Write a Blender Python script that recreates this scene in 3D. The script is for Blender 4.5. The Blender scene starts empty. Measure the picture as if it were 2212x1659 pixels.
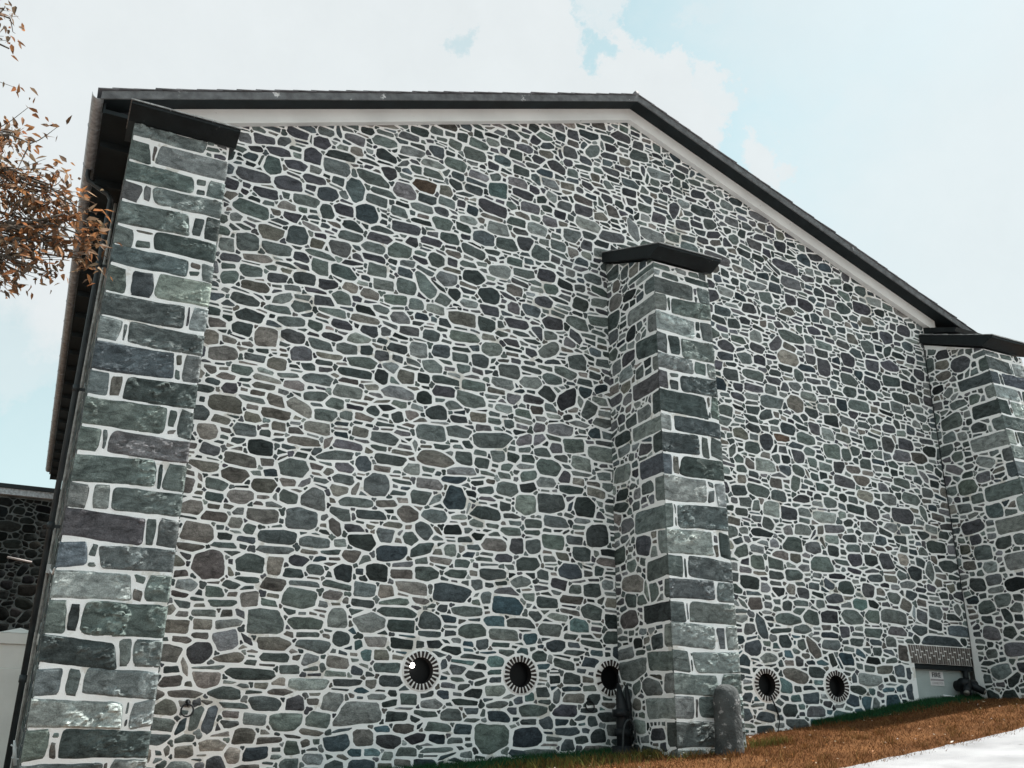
import bpy, bmesh, math, random
import numpy as np
from mathutils import Matrix, Vector, noise as mn

# ------------------------------------------------------------------ camera, sky, sun, exposure
scene = bpy.context.scene
COL = scene.collection
R = math.radians

cam = bpy.data.objects.new('camera', bpy.data.cameras.new('camera'))
COL.objects.link(cam)
cam.data.sensor_width = 36.0
cam.data.lens = 33.12
cam.data.clip_start = 0.05
cam.data.clip_end = 3000
RIGHT = Vector((0.89555272, -0.44487426, 0.00849841))
UP = Vector((-0.16414835, -0.31256548, 0.93560576))
FWD = Vector((0.41357061, 0.83927928, 0.35294424))
cam.matrix_world = Matrix(((RIGHT.x, UP.x, -FWD.x, 0), (RIGHT.y, UP.y, -FWD.y, 0), (RIGHT.z, UP.z, -FWD.z, 0), (0, 0, 0, 1)))
scene.camera = cam

SUN = Vector((1.0, -0.062, 1.70)).normalized()         # direction towards the sun
SUN_EL = math.asin(SUN.z)
SUN_AZ = math.atan2(SUN.x, SUN.y)                      # clockwise from +Y

scene.view_settings.view_transform = 'Standard'
scene.view_settings.look = 'None'
scene.view_settings.gamma = 1.0
scene.view_settings.exposure = 1.0
scene.cycles.max_bounces = 8
scene.cycles.diffuse_bounces = 4
scene.cycles.use_adaptive_sampling = True


def ray(px, py):
    """direction of a pixel of the 2212 px wide photograph (used for the sky only)"""
    d = RIGHT * ((px - 1106) / 2035) - UP * ((py - 829.5) / 2035) + FWD
    return d.normalized()


world = bpy.data.worlds.new('World')
scene.world = world
world.use_nodes = True
nt = world.node_tree
nt.nodes.clear()
NL = nt.links.new


def wn(t, **kw):
    n = nt.nodes.new(t)
    for k, v in kw.items():
        setattr(n, k, v)
    return n


w_out = wn('ShaderNodeOutputWorld')
w_bg = wn('ShaderNodeBackground')
w_bg.inputs['Strength'].default_value = 0.10
sky = wn('ShaderNodeTexSky', sky_type='NISHITA', sun_disc=False, sun_elevation=SUN_EL, sun_rotation=SUN_AZ)
sky.air_density = 1.0
sky.dust_density = 1.2
sky.ozone_density = 1.0
w_hsv = wn('ShaderNodeHueSaturation')
w_hsv.inputs['Saturation'].default_value = 0.62
w_hsv.inputs['Hue'].default_value = 0.425
w_hsv.inputs['Value'].default_value = 0.95
NL(sky.outputs['Color'], w_hsv.inputs['Color'])
w_tc = wn('ShaderNodeTexCoord')
w_n1 = wn('ShaderNodeTexNoise')
w_n1.inputs['Scale'].default_value = 13.0
w_n1.inputs['Detail'].default_value = 12.0
w_n1.inputs['Roughness'].default_value = 0.68
NL(w_tc.outputs['Generated'], w_n1.inputs['Vector'])
# ragged direction used for every cloud
w_sub = wn('ShaderNodeVectorMath', operation='SUBTRACT')
NL(w_n1.outputs['Color'], w_sub.inputs[0])
w_sub.inputs[1].default_value = (0.5, 0.5, 0.5)
w_sc = wn('ShaderNodeVectorMath', operation='SCALE')
NL(w_sub.outputs[0], w_sc.inputs[0])
w_sc.inputs['Scale'].default_value = 0.17
w_add = wn('ShaderNodeVectorMath', operation='ADD')
NL(w_tc.outputs['Generated'], w_add.inputs[0])
NL(w_sc.outputs[0], w_add.inputs[1])
w_dir = wn('ShaderNodeVectorMath', operation='NORMALIZE')
NL(w_add.outputs[0], w_dir.inputs[0])


def blob(px, py, rad, soft, amp=1.0):
    d = ray(px, py)
    dot = wn('ShaderNodeVectorMath', operation='DOT_PRODUCT')
    NL(w_dir.outputs[0], dot.inputs[0])
    dot.inputs[1].default_value = d
    mr = wn('ShaderNodeMapRange', interpolation_type='SMOOTHSTEP')
    mr.inputs['From Min'].default_value = math.cos(R(rad + soft))
    mr.inputs['From Max'].default_value = math.cos(R(max(rad - soft, 0)))
    mr.inputs['To Max'].default_value = amp
    NL(dot.outputs['Value'], mr.inputs['Value'])
    return mr.outputs[0]


def comb(a, b, op='MAXIMUM'):
    m = wn('ShaderNodeMath', operation=op)
    NL(a, m.inputs[0])
    if isinstance(b, float):
        m.inputs[1].default_value = b
    else:
        NL(b, m.inputs[1])
    return m.outputs[0]


CLOUDS = [(480, 170, 18.0, 2.6, 1.0), (1060, 40, 5.2, .5, 1.0), (900, 190, 7.5, .6, 1.0), (1290, 225, 4.0, .5, 1.0),
          (1400, 225, 2.9, .45, 1.0), (1465, 280, 2.4, .45, 1.0), (1543, 205, 1.35, .45, .95), (1655, 362, 1.5, .5, .95), (1310, 35, 1.2, .5, .8),
          (1640, 45, 1.2, .8, .45), (1500, 5, 1.2, .6, .5), (1240, 330, 3.0, .4, 1.0), (60, 770, 2.2, 1.3, .6), (150, 1050, 6, 4, .35), (1080, 270, 4.0, .6, 1.0),
          (2500, 620, 17, 11, .86), (1900, -150, 9, 6, .6), (-900, -600, 20, 6, 1.0)]
acc = None
for c in CLOUDS:
    b_ = blob(*c)
    acc = b_ if acc is None else comb(acc, b_)
hole = blob(960, 78, .6, .6, .55)
hole2 = blob(1275, 125, .8, .5, .9)
acc = comb(comb(acc, hole, 'SUBTRACT'), hole2, 'SUBTRACT')
# loose clouds outside the view, added to brighten the shaded wall
w_n2 = wn('ShaderNodeTexNoise')
w_n2.inputs['Scale'].default_value = 2.6
w_n2.inputs['Detail'].default_value = 6.0
NL(w_dir.outputs[0], w_n2.inputs['Vector'])
w_mr2 = wn('ShaderNodeMapRange', interpolation_type='SMOOTHSTEP')
w_mr2.inputs['From Min'].default_value = 0.50
w_mr2.inputs['From Max'].default_value = 0.66
NL(w_n2.outputs['Fac'], w_mr2.inputs['Value'])
back = wn('ShaderNodeVectorMath', operation='DOT_PRODUCT')     # keeps the added clouds behind the camera
NL(w_tc.outputs['Generated'], back.inputs[0])
back.inputs[1].default_value = (-0.25, -0.97, 0.0)
w_mr3 = wn('ShaderNodeMapRange', interpolation_type='SMOOTHSTEP')
w_mr3.inputs['From Min'].default_value = -0.35
w_mr3.inputs['From Max'].default_value = 0.25
NL(back.outputs['Value'], w_mr3.inputs['Value'])
loose = comb(w_mr2.outputs[0], w_mr3.outputs[0], 'MULTIPLY')
w_cl = wn('ShaderNodeMix', data_type='RGBA')
w_cl.clamp_factor = True
NL(acc, w_cl.inputs['Factor'])
NL(w_hsv.outputs['Color'], w_cl.inputs['A'])
w_shade = wn('ShaderNodeMix', data_type='RGBA')                # clouds: bright white with slightly greyer folds
w_shade.inputs['A'].default_value = (3.75, 4.0, 4.08, 1)
w_shade.inputs['B'].default_value = (4.25, 4.52, 4.6, 1)
NL(w_n1.outputs['Fac'], w_shade.inputs['Factor'])
NL(w_shade.outputs['Result'], w_cl.inputs['B'])
w_bk = wn('ShaderNodeMix', data_type='RGBA')                   # unseen banks set brighter than the visible clouds as fill light
w_bk.clamp_factor = True
NL(loose, w_bk.inputs['Factor'])
NL(w_cl.outputs['Result'], w_bk.inputs['A'])
w_bk.inputs['B'].default_value = (7.6, 7.7, 7.6, 1)
NL(w_bk.outputs['Result'], w_bg.inputs['Color'])
NL(w_bg.outputs[0], w_out.inputs[0])

sun = bpy.data.objects.new('sun', bpy.data.lights.new('sun', 'SUN'))
COL.objects.link(sun)
sun.data.energy = 4.8
sun.data.angle = R(0.5)
sun.data.color = (1.0, 0.955, 0.90)
sun.rotation_euler = (-SUN).to_track_quat('-Z', 'Y').to_euler()
sun.location = SUN * 40

# ------------------------------------------------------------------ materials
def new_mat(name):
    m = bpy.data.materials.new(name)
    m.use_nodes = True
    t = m.node_tree
    b = t.nodes['Principled BSDF']
    return m, t, b


def mk(name, col, rough=.8, var=.25, scale=6.0, bump=.0, bscale=40.0, col2=None, patch=None, metal=0.0, spec=.3, detail=5.0):
    """flat colour broken up by noise; patch = (colour, threshold, scale) for flaking or stains"""
    m, t, b = new_mat(name)
    L = t.links.new
    tc = t.nodes.new('ShaderNodeTexCoord')
    n = t.nodes.new('ShaderNodeTexNoise')
    n.inputs['Scale'].default_value = scale
    n.inputs['Detail'].default_value = detail
    L(tc.outputs['Object'], n.inputs['Vector'])
    mix = t.nodes.new('ShaderNodeMix')
    mix.data_type = 'RGBA'
    c2 = col2 if col2 else tuple(c * (1 + var) for c in col)
    c1 = col if col2 else tuple(c * (1 - var) for c in col)
    mix.inputs['A'].default_value = (*c1, 1)
    mix.inputs['B'].default_value = (*c2, 1)
    mr = t.nodes.new('ShaderNodeMapRange')
    mr.inputs['From Min'].default_value = .32
    mr.inputs['From Max'].default_value = .68
    L(n.outputs['Fac'], mr.inputs['Value'])
    L(mr.outputs[0], mix.inputs['Factor'])
    out = mix.outputs['Result']
    if patch:
        n2 = t.nodes.new('ShaderNodeTexNoise')
        n2.inputs['Scale'].default_value = patch[2]
        n2.inputs['Detail'].default_value = 8
        n2.inputs['Roughness'].default_value = .65
        L(tc.outputs['Object'], n2.inputs['Vector'])
        mr2 = t.nodes.new('ShaderNodeMapRange')
        mr2.inputs['From Min'].default_value = patch[1]
        mr2.inputs['From Max'].default_value = patch[1] + .03
        L(n2.outputs['Fac'], mr2.inputs['Value'])
        mx = t.nodes.new('ShaderNodeMix')
        mx.data_type = 'RGBA'
        L(mr2.outputs[0], mx.inputs['Factor'])
        L(out, mx.inputs['A'])
        mx.inputs['B'].default_value = (*patch[0], 1)
        out = mx.outputs['Result']
    L(out, b.inputs['Base Color'])
    b.inputs['Roughness'].default_value = rough
    b.inputs['Metallic'].default_value = metal
    b.inputs['Specular IOR Level'].default_value = spec
    if bump:
        n3 = t.nodes.new('ShaderNodeTexNoise')
        n3.inputs['Scale'].default_value = bscale
        n3.inputs['Detail'].default_value = 6
        L(tc.outputs['Object'], n3.inputs['Vector'])
        bp = t.nodes.new('ShaderNodeBump')
        bp.inputs['Strength'].default_value = bump
        bp.inputs['Distance'].default_value = .02
        L(n3.outputs['Fac'], bp.inputs['Height'])
        L(bp.outputs[0], b.inputs['Normal'])
    return m


def stone_mat(name, bump=.35, mul=1.0):
    """each stone carries its own colour in the 'tone' attribute; veins, blotches and grain are added here"""
    m, t, b = new_mat(name)
    L = t.links.new
    at = t.nodes.new('ShaderNodeAttribute')
    at.attribute_name = 'tone'
    tc = t.nodes.new('ShaderNodeTexCoord')
    n1 = t.nodes.new('ShaderNodeTexNoise')
    n1.inputs['Scale'].default_value = 6.5
    n1.inputs['Detail'].default_value = 8
    n1.inputs['Roughness'].default_value = .66
    n1.inputs['Distortion'].default_value = .9
    mp = t.nodes.new('ShaderNodeMapping')
    mp.inputs['Scale'].default_value = (1, 1, 1.9)
    L(tc.outputs['Object'], mp.inputs['Vector'])
    L(mp.outputs[0], n1.inputs['Vector'])
    n2 = t.nodes.new('ShaderNodeTexNoise')
    n2.inputs['Scale'].default_value = 85
    n2.inputs['Detail'].default_value = 4
    L(tc.outputs['Object'], n2.inputs['Vector'])
    r1 = t.nodes.new('ShaderNodeMapRange')
    r1.inputs['From Min'].default_value = .30
    r1.inputs['From Max'].default_value = .70
    r1.inputs['To Min'].default_value = .38 * mul
    r1.inputs['To Max'].default_value = 1.62 * mul
    L(n1.outputs['Fac'], r1.inputs['Value'])
    r2 = t.nodes.new('ShaderNodeMapRange')
    r2.inputs['From Min'].default_value = .25
    r2.inputs['From Max'].default_value = .75
    r2.inputs['To Min'].default_value = .62
    r2.inputs['To Max'].default_value = 1.38
    L(n2.outputs['Fac'], r2.inputs['Value'])
    mm = t.nodes.new('ShaderNodeMath')
    mm.operation = 'MULTIPLY'
    L(r1.outputs[0], mm.inputs[0])
    L(r2.outputs[0], mm.inputs[1])
    vm = t.nodes.new('ShaderNodeVectorMath')
    vm.operation = 'SCALE'
    L(at.outputs['Color'], vm.inputs[0])
    L(mm.outputs[0], vm.inputs['Scale'])
    L(vm.outputs[0], b.inputs['Base Color'])
    b.inputs['Roughness'].default_value = .95
    b.inputs['Specular IOR Level'].default_value = .10
    n3 = t.nodes.new('ShaderNodeTexNoise')
    n3.inputs['Scale'].default_value = 26
    n3.inputs['Detail'].default_value = 8
    n3.inputs['Roughness'].default_value = .62
    L(mp.outputs[0], n3.inputs['Vector'])
    bp = t.nodes.new('ShaderNodeBump')
    bp.inputs['Strength'].default_value = bump
    bp.inputs['Distance'].default_value = .03
    L(n3.outputs['Fac'], bp.inputs['Height'])
    L(bp.outputs[0], b.inputs['Normal'])
    return m


M = {}
M['mortar'] = mk('mortar', (.84, .84, .83), .9, .07, 2.2, .25, 60, patch=((.64, .62, .58), .585, 1.5))
M['stone'] = stone_mat('stone')
M['quoin'] = stone_mat('quoin', .3)
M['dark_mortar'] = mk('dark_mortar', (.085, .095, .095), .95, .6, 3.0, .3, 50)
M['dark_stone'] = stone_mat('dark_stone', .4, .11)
M['white_paint'] = mk('white_paint', (.72, .725, .71), .6, .09, 1.6, .06, 30, patch=((.28, .27, .26), .675, 6.0))
M['verge'] = mk('verge', (.13, .135, .14), .85, .3, 9.0, .35, 60, patch=((.62, .62, .62), .645, 4.0))
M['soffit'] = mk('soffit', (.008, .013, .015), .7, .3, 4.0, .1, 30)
M['slate'] = mk('slate', (.15, .15, .16), .7, .35, 4.0, .3, 40)
M['cap_slate'] = mk('cap_slate', (.30, .31, .31), .85, .4, 14.0, .3, 40)
M['lead'] = mk('lead', (.006, .009, .010), .6, .35, 6.0, .2, 30, patch=((.42, .43, .42), .69, 8.0))
M['gutter'] = mk('gutter', (.36, .39, .41), .55, .35, 14.0, .12, 60)
M['pipe'] = mk('pipe', (.030, .037, .040), .5, .3, 8.0, .08, 60)
M['conduit'] = mk('conduit', (.30, .30, .285), .6, .3, 20.0, .1, 60)
M['black_iron'] = mk('black_iron', (.006, .008, .010), .55, .4, 12.0, .2, 60)
M['hose'] = mk('hose', (.030, .034, .036), .45, .3, 20.0)
M['brick'] = mk('brick', (.034, .026, .024), .9, .35, 9.0, .3, 60)
M['pale_brick'] = mk('pale_brick', (.115, .098, .088), .92, .4, 11.0, .4, 60)
M['ring_mortar'] = mk('ring_mortar', (.76, .75, .73), .92, .15, 8.0, .3, 50)
M['reveal'] = mk('reveal', (.006, .005, .005), .9, .3, 9.0, .2, 40)
M['plaster'] = mk('plaster', (.40, .45, .44), .9, .08, 2.5, .5, 55)
M['brass'] = mk('brass', (.20, .19, .17), .45, .3, 20, metal=.6)
M['rail_paint'] = mk('rail_paint', (.34, .31, .30), .7, .2, 20)
M['white_pipe'] = mk('white_pipe', (.68, .70, .70), .5, .1, 10)
M['sign_white'] = mk('sign_white', (.72, .70, .70), .5, .05, 10)
M['sign_ink'] = mk('sign_ink', (.03, .03, .035), .6, .3, 30)
M['sign_grey'] = mk('sign_grey', (.33, .30, .31), .6, .3, 60)
M['pier_paint'] = mk('pier_paint', (.80, .78, .74), .8, .08, 2.0, .25, 30)
M['bollard'] = mk('bollard', (.062, .068, .068), .9, .4, 5.0, .8, 26, patch=((.24, .24, .24), .60, 11.0))
M['asphalt'] = mk('asphalt', (.32, .325, .335), .95, .22, 1.3, .8, 120, patch=((.22, .22, .225), .66, 2.2))
M['bark'] = mk('bark', (.10, .085, .07), .95, .35, 14.0, .7, 40)

m, t, b = new_mat('glass_pane')
b.inputs['Base Color'].default_value = (.003, .0035, .004, 1)
b.inputs['Roughness'].default_value = .45
b.inputs['Specular IOR Level'].default_value = .12
M['pane'] = m
m, t, b = new_mat('lamp_glow')
b.inputs['Base Color'].default_value = (1, .95, .88, 1)
b.inputs['Emission Color'].default_value = (1, .93, .85, 1)
b.inputs['Emission Strength'].default_value = 12.0
M['glow'] = m


def attr_mat(name, rough, trans=0.0, nscale=30.0, spec=.2):
    m, t, b = new_mat(name)
    L = t.links.new
    at = t.nodes.new('ShaderNodeAttribute')
    at.attribute_name = 'tone'
    L(at.outputs['Color'], b.inputs['Base Color'])
    b.inputs['Roughness'].default_value = rough
    b.inputs['Specular IOR Level'].default_value = spec
    if trans:
        o = t.nodes['Material Output']
        tr = t.nodes.new('ShaderNodeBsdfTranslucent')
        L(at.outputs['Color'], tr.inputs['Color'])
        mx = t.nodes.new('ShaderNodeMixShader')
        mx.inputs[0].default_value = trans
        L(b.outputs[0], mx.inputs[1])
        L(tr.outputs[0], mx.inputs[2])
        L(mx.outputs[0], o.inputs['Surface'])
    return m


M['leaf'] = attr_mat('leaf', .55, .48)
M['grass'] = attr_mat('grass', 1.0, .15, spec=.03)
M['soil'] = mk('soil', (.10, .046, .019), .98, .45, 1.6, .8, 60, col2=(.165, .078, .032), detail=8, spec=.05)

# ------------------------------------------------------------------ mesh helpers
class MB:
    """collects vertices and faces and links them as ONE mesh object"""
    def __init__(self):
        self.v, self.f, self.mi, self.tone, self.sm = [], [], [], [], []
        self.cm, self.ct, self.cs = 0, (1, 1, 1), False

    def add(self, verts, faces):
        o = len(self.v)
        self.v += [tuple(p) for p in verts]
        self.f += [tuple(i + o for i in f) for f in faces]
        self.mi += [self.cm] * len(faces)
        self.sm += [self.cs] * len(faces)
        self.tone += [self.ct] * len(verts)

    def box(self, a, c, mat=None):
        x0, y0, z0 = a
        x1, y1, z1 = c
        vs = [(x0, y0, z0), (x1, y0, z0), (x1, y1, z0), (x0, y1, z0), (x0, y0, z1), (x1, y0, z1), (x1, y1, z1), (x0, y1, z1)]
        if mat:
            vs = [mat @ Vector(p) for p in vs]
        self.add(vs, [(0, 3, 2, 1), (4, 5, 6, 7), (0, 1, 5, 4), (1, 2, 6, 5), (2, 3, 7, 6), (3, 0, 4, 7)])

    def prism(self, poly, fn, t0, t1):
        """poly = 2D outline, fn(p, t) -> 3D; closed solid between t0 and t1"""
        n = len(poly)
        vs = [fn(p, t0) for p in poly] + [fn(p, t1) for p in poly]
        self.add(vs, [tuple(range(n))[::-1], tuple(range(n, 2 * n))] + [(i, (i + 1) % n, n + (i + 1) % n, n + i) for i in range(n)])

    def tube(self, pts, r, n=10, cap=True):
        pts = [Vector(p) for p in pts]
        rs = r if isinstance(r, (list, tuple)) else [r] * len(pts)
        rings = []
        d0 = (pts[1] - pts[0]).normalized()
        ref = Vector((0, 0, 1)) if abs(d0.z) < .9 else Vector((1, 0, 0))
        a = d0.cross(ref).normalized()
        for i, p in enumerate(pts):
            d = (pts[min(i + 1, len(pts) - 1)] - pts[max(i - 1, 0)]).normalized()
            a = (a - d * a.dot(d)).normalized()
            c = d.cross(a)
            rings.append([p + (a * math.cos(2 * math.pi * k / n) + c * math.sin(2 * math.pi * k / n)) * rs[i] for k in range(n)])
        vs = [q for rg in rings for q in rg]
        fs = []
        for i in range(len(pts) - 1):
            for k in range(n):
                fs.append((i * n + k, i * n + (k + 1) % n, (i + 1) * n + (k + 1) % n, (i + 1) * n + k))
        if cap:
            fs += [tuple(range(n))[::-1], tuple(range((len(pts) - 1) * n, len(pts) * n))]
        s = self.cs
        self.cs = True
        self.add(vs, fs)
        self.cs = s

    def lathe(self, prof, n, org, axis='z'):
        """prof = [(radius, height)]"""
        vs, fs = [], []
        for r, h in prof:
            for k in range(n):
                c, s = math.cos(2 * math.pi * k / n) * r, math.sin(2 * math.pi * k / n) * r
                p = (c, s, h) if axis == 'z' else ((c, h, s) if axis == 'y' else (h, c, s))
                vs.append((p[0] + org[0], p[1] + org[1], p[2] + org[2]))
        for i in range(len(prof) - 1):
            for k in range(n):
                fs.append((i * n + k, i * n + (k + 1) % n, (i + 1) * n + (k + 1) % n, (i + 1) * n + k))
        fs += [tuple(range(n))[::-1], tuple(range((len(prof) - 1) * n, len(prof) * n))]
        s = self.cs
        self.cs = True
        self.add(vs, fs)
        self.cs = s

    def build(self, name, mats, parent=None, org=None, bevel=0):
        me = bpy.data.meshes.new(name)
        if org is None:
            org = parent_org(parent)
        ox, oy, oz = org
        V = np.array(self.v, dtype=np.float32) - np.array([ox, oy, oz], dtype=np.float32)
        ls = np.array([len(f) for f in self.f], dtype=np.int32)
        lv = np.array([i for f in self.f for i in f], dtype=np.int32)
        me.vertices.add(len(V))
        me.vertices.foreach_set('co', V.ravel())
        me.loops.add(len(lv))
        me.loops.foreach_set('vertex_index', lv)
        me.polygons.add(len(ls))
        me.polygons.foreach_set('loop_start', np.concatenate([[0], np.cumsum(ls)[:-1]]).astype(np.int32))
        me.polygons.foreach_set('material_index', np.array(self.mi, dtype=np.int32))
        me.polygons.foreach_set('use_smooth', np.array(self.sm, dtype=bool))
        at = me.attributes.new('tone', 'FLOAT_COLOR', 'POINT')
        T = np.ones((len(V), 4), dtype=np.float32)
        T[:, :3] = np.array(self.tone, dtype=np.float32)
        at.data.foreach_set('color', T.ravel())
        me.update(calc_edges=True)
        me.validate()
        for mm in (mats if isinstance(mats, (list, tuple)) else [mats]):
            me.materials.append(mm)
        o = bpy.data.objects.new(name, me)
        COL.objects.link(o)
        if parent:
            o.parent = parent
            po = parent_org(parent)
            o.location = (ox - po[0], oy - po[1], oz - po[2])
        else:
            o.location = org
        o['_org'] = [ox, oy, oz]
        if bevel:
            bv = o.modifiers.new('bevel', 'BEVEL')
            bv.width = bevel
            bv.segments = 2
            bv.limit_method = 'ANGLE'
        return o


def parent_org(p):
    return tuple(p['_org']) if p and '_org' in p else (0, 0, 0)


def thing(name, label, cat, loc, group=None):
    o = bpy.data.objects.new(name, None)
    COL.objects.link(o)
    o.location = loc
    o.empty_display_size = .2
    o['_org'] = list(loc)
    return tag(o, label, cat, group)


def tag(o, label, cat, group=None):
    o['label'] = label
    o['category'] = cat
    if group:
        o['group'] = group
    return o


def structure(o, kind='structure'):
    o['kind'] = kind
    return o


# ------------------------------------------------------------------ rubble stonework
TONE = dict(n=(.106, .126, .121), l=(.185, .205, .198), d=(.060, .073, .072), D=(.033, .040, .040), p=(.064, .066, .074), q=(.100, .103, .109),
            i=(.160, .160, .168), u=(.076, .092, .100), U=(.044, .058, .066), t=(.097, .147, .147), T=(.060, .098, .112), w=(.185, .176, .160),
            m=(.122, .117, .107), b=(.085, .060, .046))
RAND_TONES = 'nnnnnnnnnnllllldddddpqquUmmwwDi'


class Rubble:
    """stones of falling size thrown into the gaps between the bigger ones, then grown until thin joints remain"""
    def __init__(self, W, H, inside, seed, res=.014):
        self.W, self.H, self.res = W, H, res
        self.rng = random.Random(seed)
        self.nx, self.ny = int(W / res) + 1, int(H / res) + 1
        self.gx = np.arange(self.nx) * res
        self.gy = np.arange(self.ny) * res
        X, Y = np.meshgrid(self.gx, self.gy)
        self.D = np.where(inside(X, Y), 1.0, -1.0).astype(np.float32)
        self.s = []
        self.lean = None

    def block(self, u0, u1, v0, v1):
        i0, i1 = max(int(u0 / self.res), 0), min(int(u1 / self.res) + 1, self.nx)
        j0, j1 = max(int(v0 / self.res), 0), min(int(v1 / self.res) + 1, self.ny)
        if i1 > i0 and j1 > j0:
            self.D[j0:j1, i0:i1] = -1

    def disc(self, u, v, r):
        X, Y = np.meshgrid(self.gx, self.gy)
        self.D[(X - u) ** 2 + (Y - v) ** 2 < r * r] = -1

    def add(self, cx, cy, a, b, ang, p, tone):
        Rr = a + .32
        i0, i1 = max(int((cx - Rr) / self.res), 0), min(int((cx + Rr) / self.res) + 1, self.nx)
        j0, j1 = max(int((cy - Rr) / self.res), 0), min(int((cy + Rr) / self.res) + 1, self.ny)
        if i1 <= i0 or j1 <= j0:
            return
        x = self.gx[i0:i1][None, :] - cx
        y = self.gy[j0:j1][:, None] - cy
        c, s = math.cos(ang), math.sin(ang)
        u, v = np.abs(x * c + y * s) / a, np.abs(-x * s + y * c) / b
        N = (u ** p + v ** p) ** (1 / p)
        self.D[j0:j1, i0:i1] = np.minimum(self.D[j0:j1, i0:i1], (N - 1) * math.sqrt(a * b))
        self.s.append((cx, cy, a, b, ang, p, tone))

    def at(self, u, v):
        i = np.clip((u / self.res + .5).astype(int), 0, self.nx - 1)
        j = np.clip((v / self.res + .5).astype(int), 0, self.ny - 1)
        o = (u < -.03) | (u > self.W + .03) | (v < -.03) | (v > self.H + .03)
        return np.where(o, -1, self.D[j, i])

    def fill(self, tries, b0, b1, asp0, asp1, angsd, slack=2, tone_of=None):
        r = self.rng
        ph = np.linspace(0, 2 * np.pi, 18, endpoint=False)
        cp, sp = np.cos(ph), np.sin(ph)
        idx = None
        k = 0
        for tcount in range(tries):
            if idx is None or tcount % 700 == 0:
                idx = np.flatnonzero(self.D.ravel() > b0 * .8)
                if len(idx) == 0:
                    return
            q = idx[r.randrange(len(idx))]
            cy, cx = (q // self.nx) * self.res, (q % self.nx) * self.res
            if self.D.ravel()[q] < b0 * .8:
                continue
            b = b0 + (b1 - b0) * r.random() ** 1.6
            a = b * (asp0 + (asp1 - asp0) * r.random() ** 1.3)
            ang = r.gauss(self.lean(cy) if self.lean else 0, angsd)
            if r.random() < .06:
                ang += r.choice((-1, 1)) * r.uniform(.4, 1.4)
            p = r.choice((2.6, 3.2, 4.2, 6.0))
            c, s = math.cos(ang), math.sin(ang)
            e = 2 / p
            x = a * np.sign(cp) * np.abs(cp) ** e
            y = b * np.sign(sp) * np.abs(sp) ** e
            d = self.at(cx + x * c - y * s, cy + x * s + y * c)
            if (d < .006).sum() > slack or (d < -.02).any():
                continue
            self.add(cx, cy, a, b, ang, p, tone_of(cx, cy, r, a * b) if tone_of else r.choice(RAND_TONES))

    def grow(self, mort=.0105, cap=.024, rays=30, slivers=0.0):
        """each stone swells to straight broken faces shared with its neighbours, a joint of 2 * mort apart"""
        S = np.array([q[:6] for q in self.s])
        out = []
        r = self.rng
        ph = np.linspace(0, 2 * np.pi, rays, endpoint=False)
        G = np.sqrt(S[:, 2] * S[:, 3])
        CO, SI = np.cos(S[:, 4]), np.sin(S[:, 4])

        def Nfun(k, X, Y):
            u = (X * CO[k] + Y * SI[k]) / S[k, 2]
            v = (-X * SI[k] + Y * CO[k]) / S[k, 3]
            p = S[k, 5]
            N = (np.abs(u) ** p + np.abs(v) ** p) ** (1 / p) + 1e-9
            gu = np.sign(u) * (np.abs(u) / N) ** (p - 1) / S[k, 2]
            gv = np.sign(v) * (np.abs(v) / N) ** (p - 1) / S[k, 3]
            gx, gy = gu * CO[k] - gv * SI[k], gu * SI[k] + gv * CO[k]
            n = np.hypot(gx, gy) + 1e-9
            return N, gx / n, gy / n
        for i, st in enumerate(self.s):
            cx, cy, a, b, ang, p, tone = st
            dx, dy = S[:, 0] - cx, S[:, 1] - cy
            nb = np.flatnonzero(np.hypot(dx, dy) < a + S[:, 2] + .14)
            nb = nb[nb != i]
            c, s = math.cos(ang), math.sin(ang)
            ex, ey = a * np.cos(ph), b * np.sin(ph)
            ln = np.hypot(ex, ey)
            ex, ey = ex / ln, ey / ln
            ux, uy = ex * c - ey * s, ex * s + ey * c
            r0 = 1 / ((np.abs(ex) / a) ** p + (np.abs(ey) / b) ** p) ** (1 / p)
            g = math.sqrt(a * b)
            rad = r0 * (1 + cap * r.uniform(.5, 1.2) / g)
            if len(nb):
                X, Y = dx[nb], dy[nb]
                ii = np.full(len(nb), i)
                Ni = Nfun(ii, X, Y)[0]                       # = L / r_i along the line of centres
                Nj = Nfun(nb, -X, -Y)[0]
                gj = G[nb]
                t = np.clip((g - gj + Nj * gj) / (Ni * g + Nj * gj), .12, .88)
                _, ax, ay = Nfun(ii, t * X, t * Y)
                _, bx_, by_ = Nfun(nb, (t - 1) * X, (t - 1) * Y)
                nx_, ny_ = ax - bx_, ay - by_
                L = np.hypot(X, Y)
                bad = (nx_ * X + ny_ * Y) < .25 * L * np.hypot(nx_, ny_)
                nx_, ny_ = np.where(bad, X, nx_), np.where(bad, Y, ny_)
                n = np.hypot(nx_, ny_)
                nx_, ny_ = nx_ / n, ny_ / n
                d = np.maximum(t * (X * nx_ + Y * ny_) - mort, .006)
                cs = nx_[:, None] * ux[None, :] + ny_[:, None] * uy[None, :]
                rad = np.minimum(rad, np.where(cs > .03, d[:, None] / np.maximum(cs, .03), 9).min(0))
            # walls, holes and edges stop the stone too
            T = np.linspace(.15, 1, 16)[None, :] * rad[:, None]
            ok = self.edge(cx + T * ux[:, None], cy + T * uy[:, None]) > mort
            first = np.where((~ok).any(1), (~ok).argmax(1), 16)
            rad = np.where(first < 16, T[np.arange(rays), np.maximum(first - 1, 0)], rad)
            if (first == 0).mean() > .5:
                continue
            for _ in range(r.choice((1, 2, 2, 3, 4))):          # knocked-off corners
                th = r.uniform(0, 6.28)
                cs = ux * math.cos(th) + uy * math.sin(th)
                dcut = (rad * cs).max() * r.uniform(.80, .96)
                rad = np.where(cs > .05, np.minimum(rad, dcut / np.maximum(cs, .05)), rad)
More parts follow.
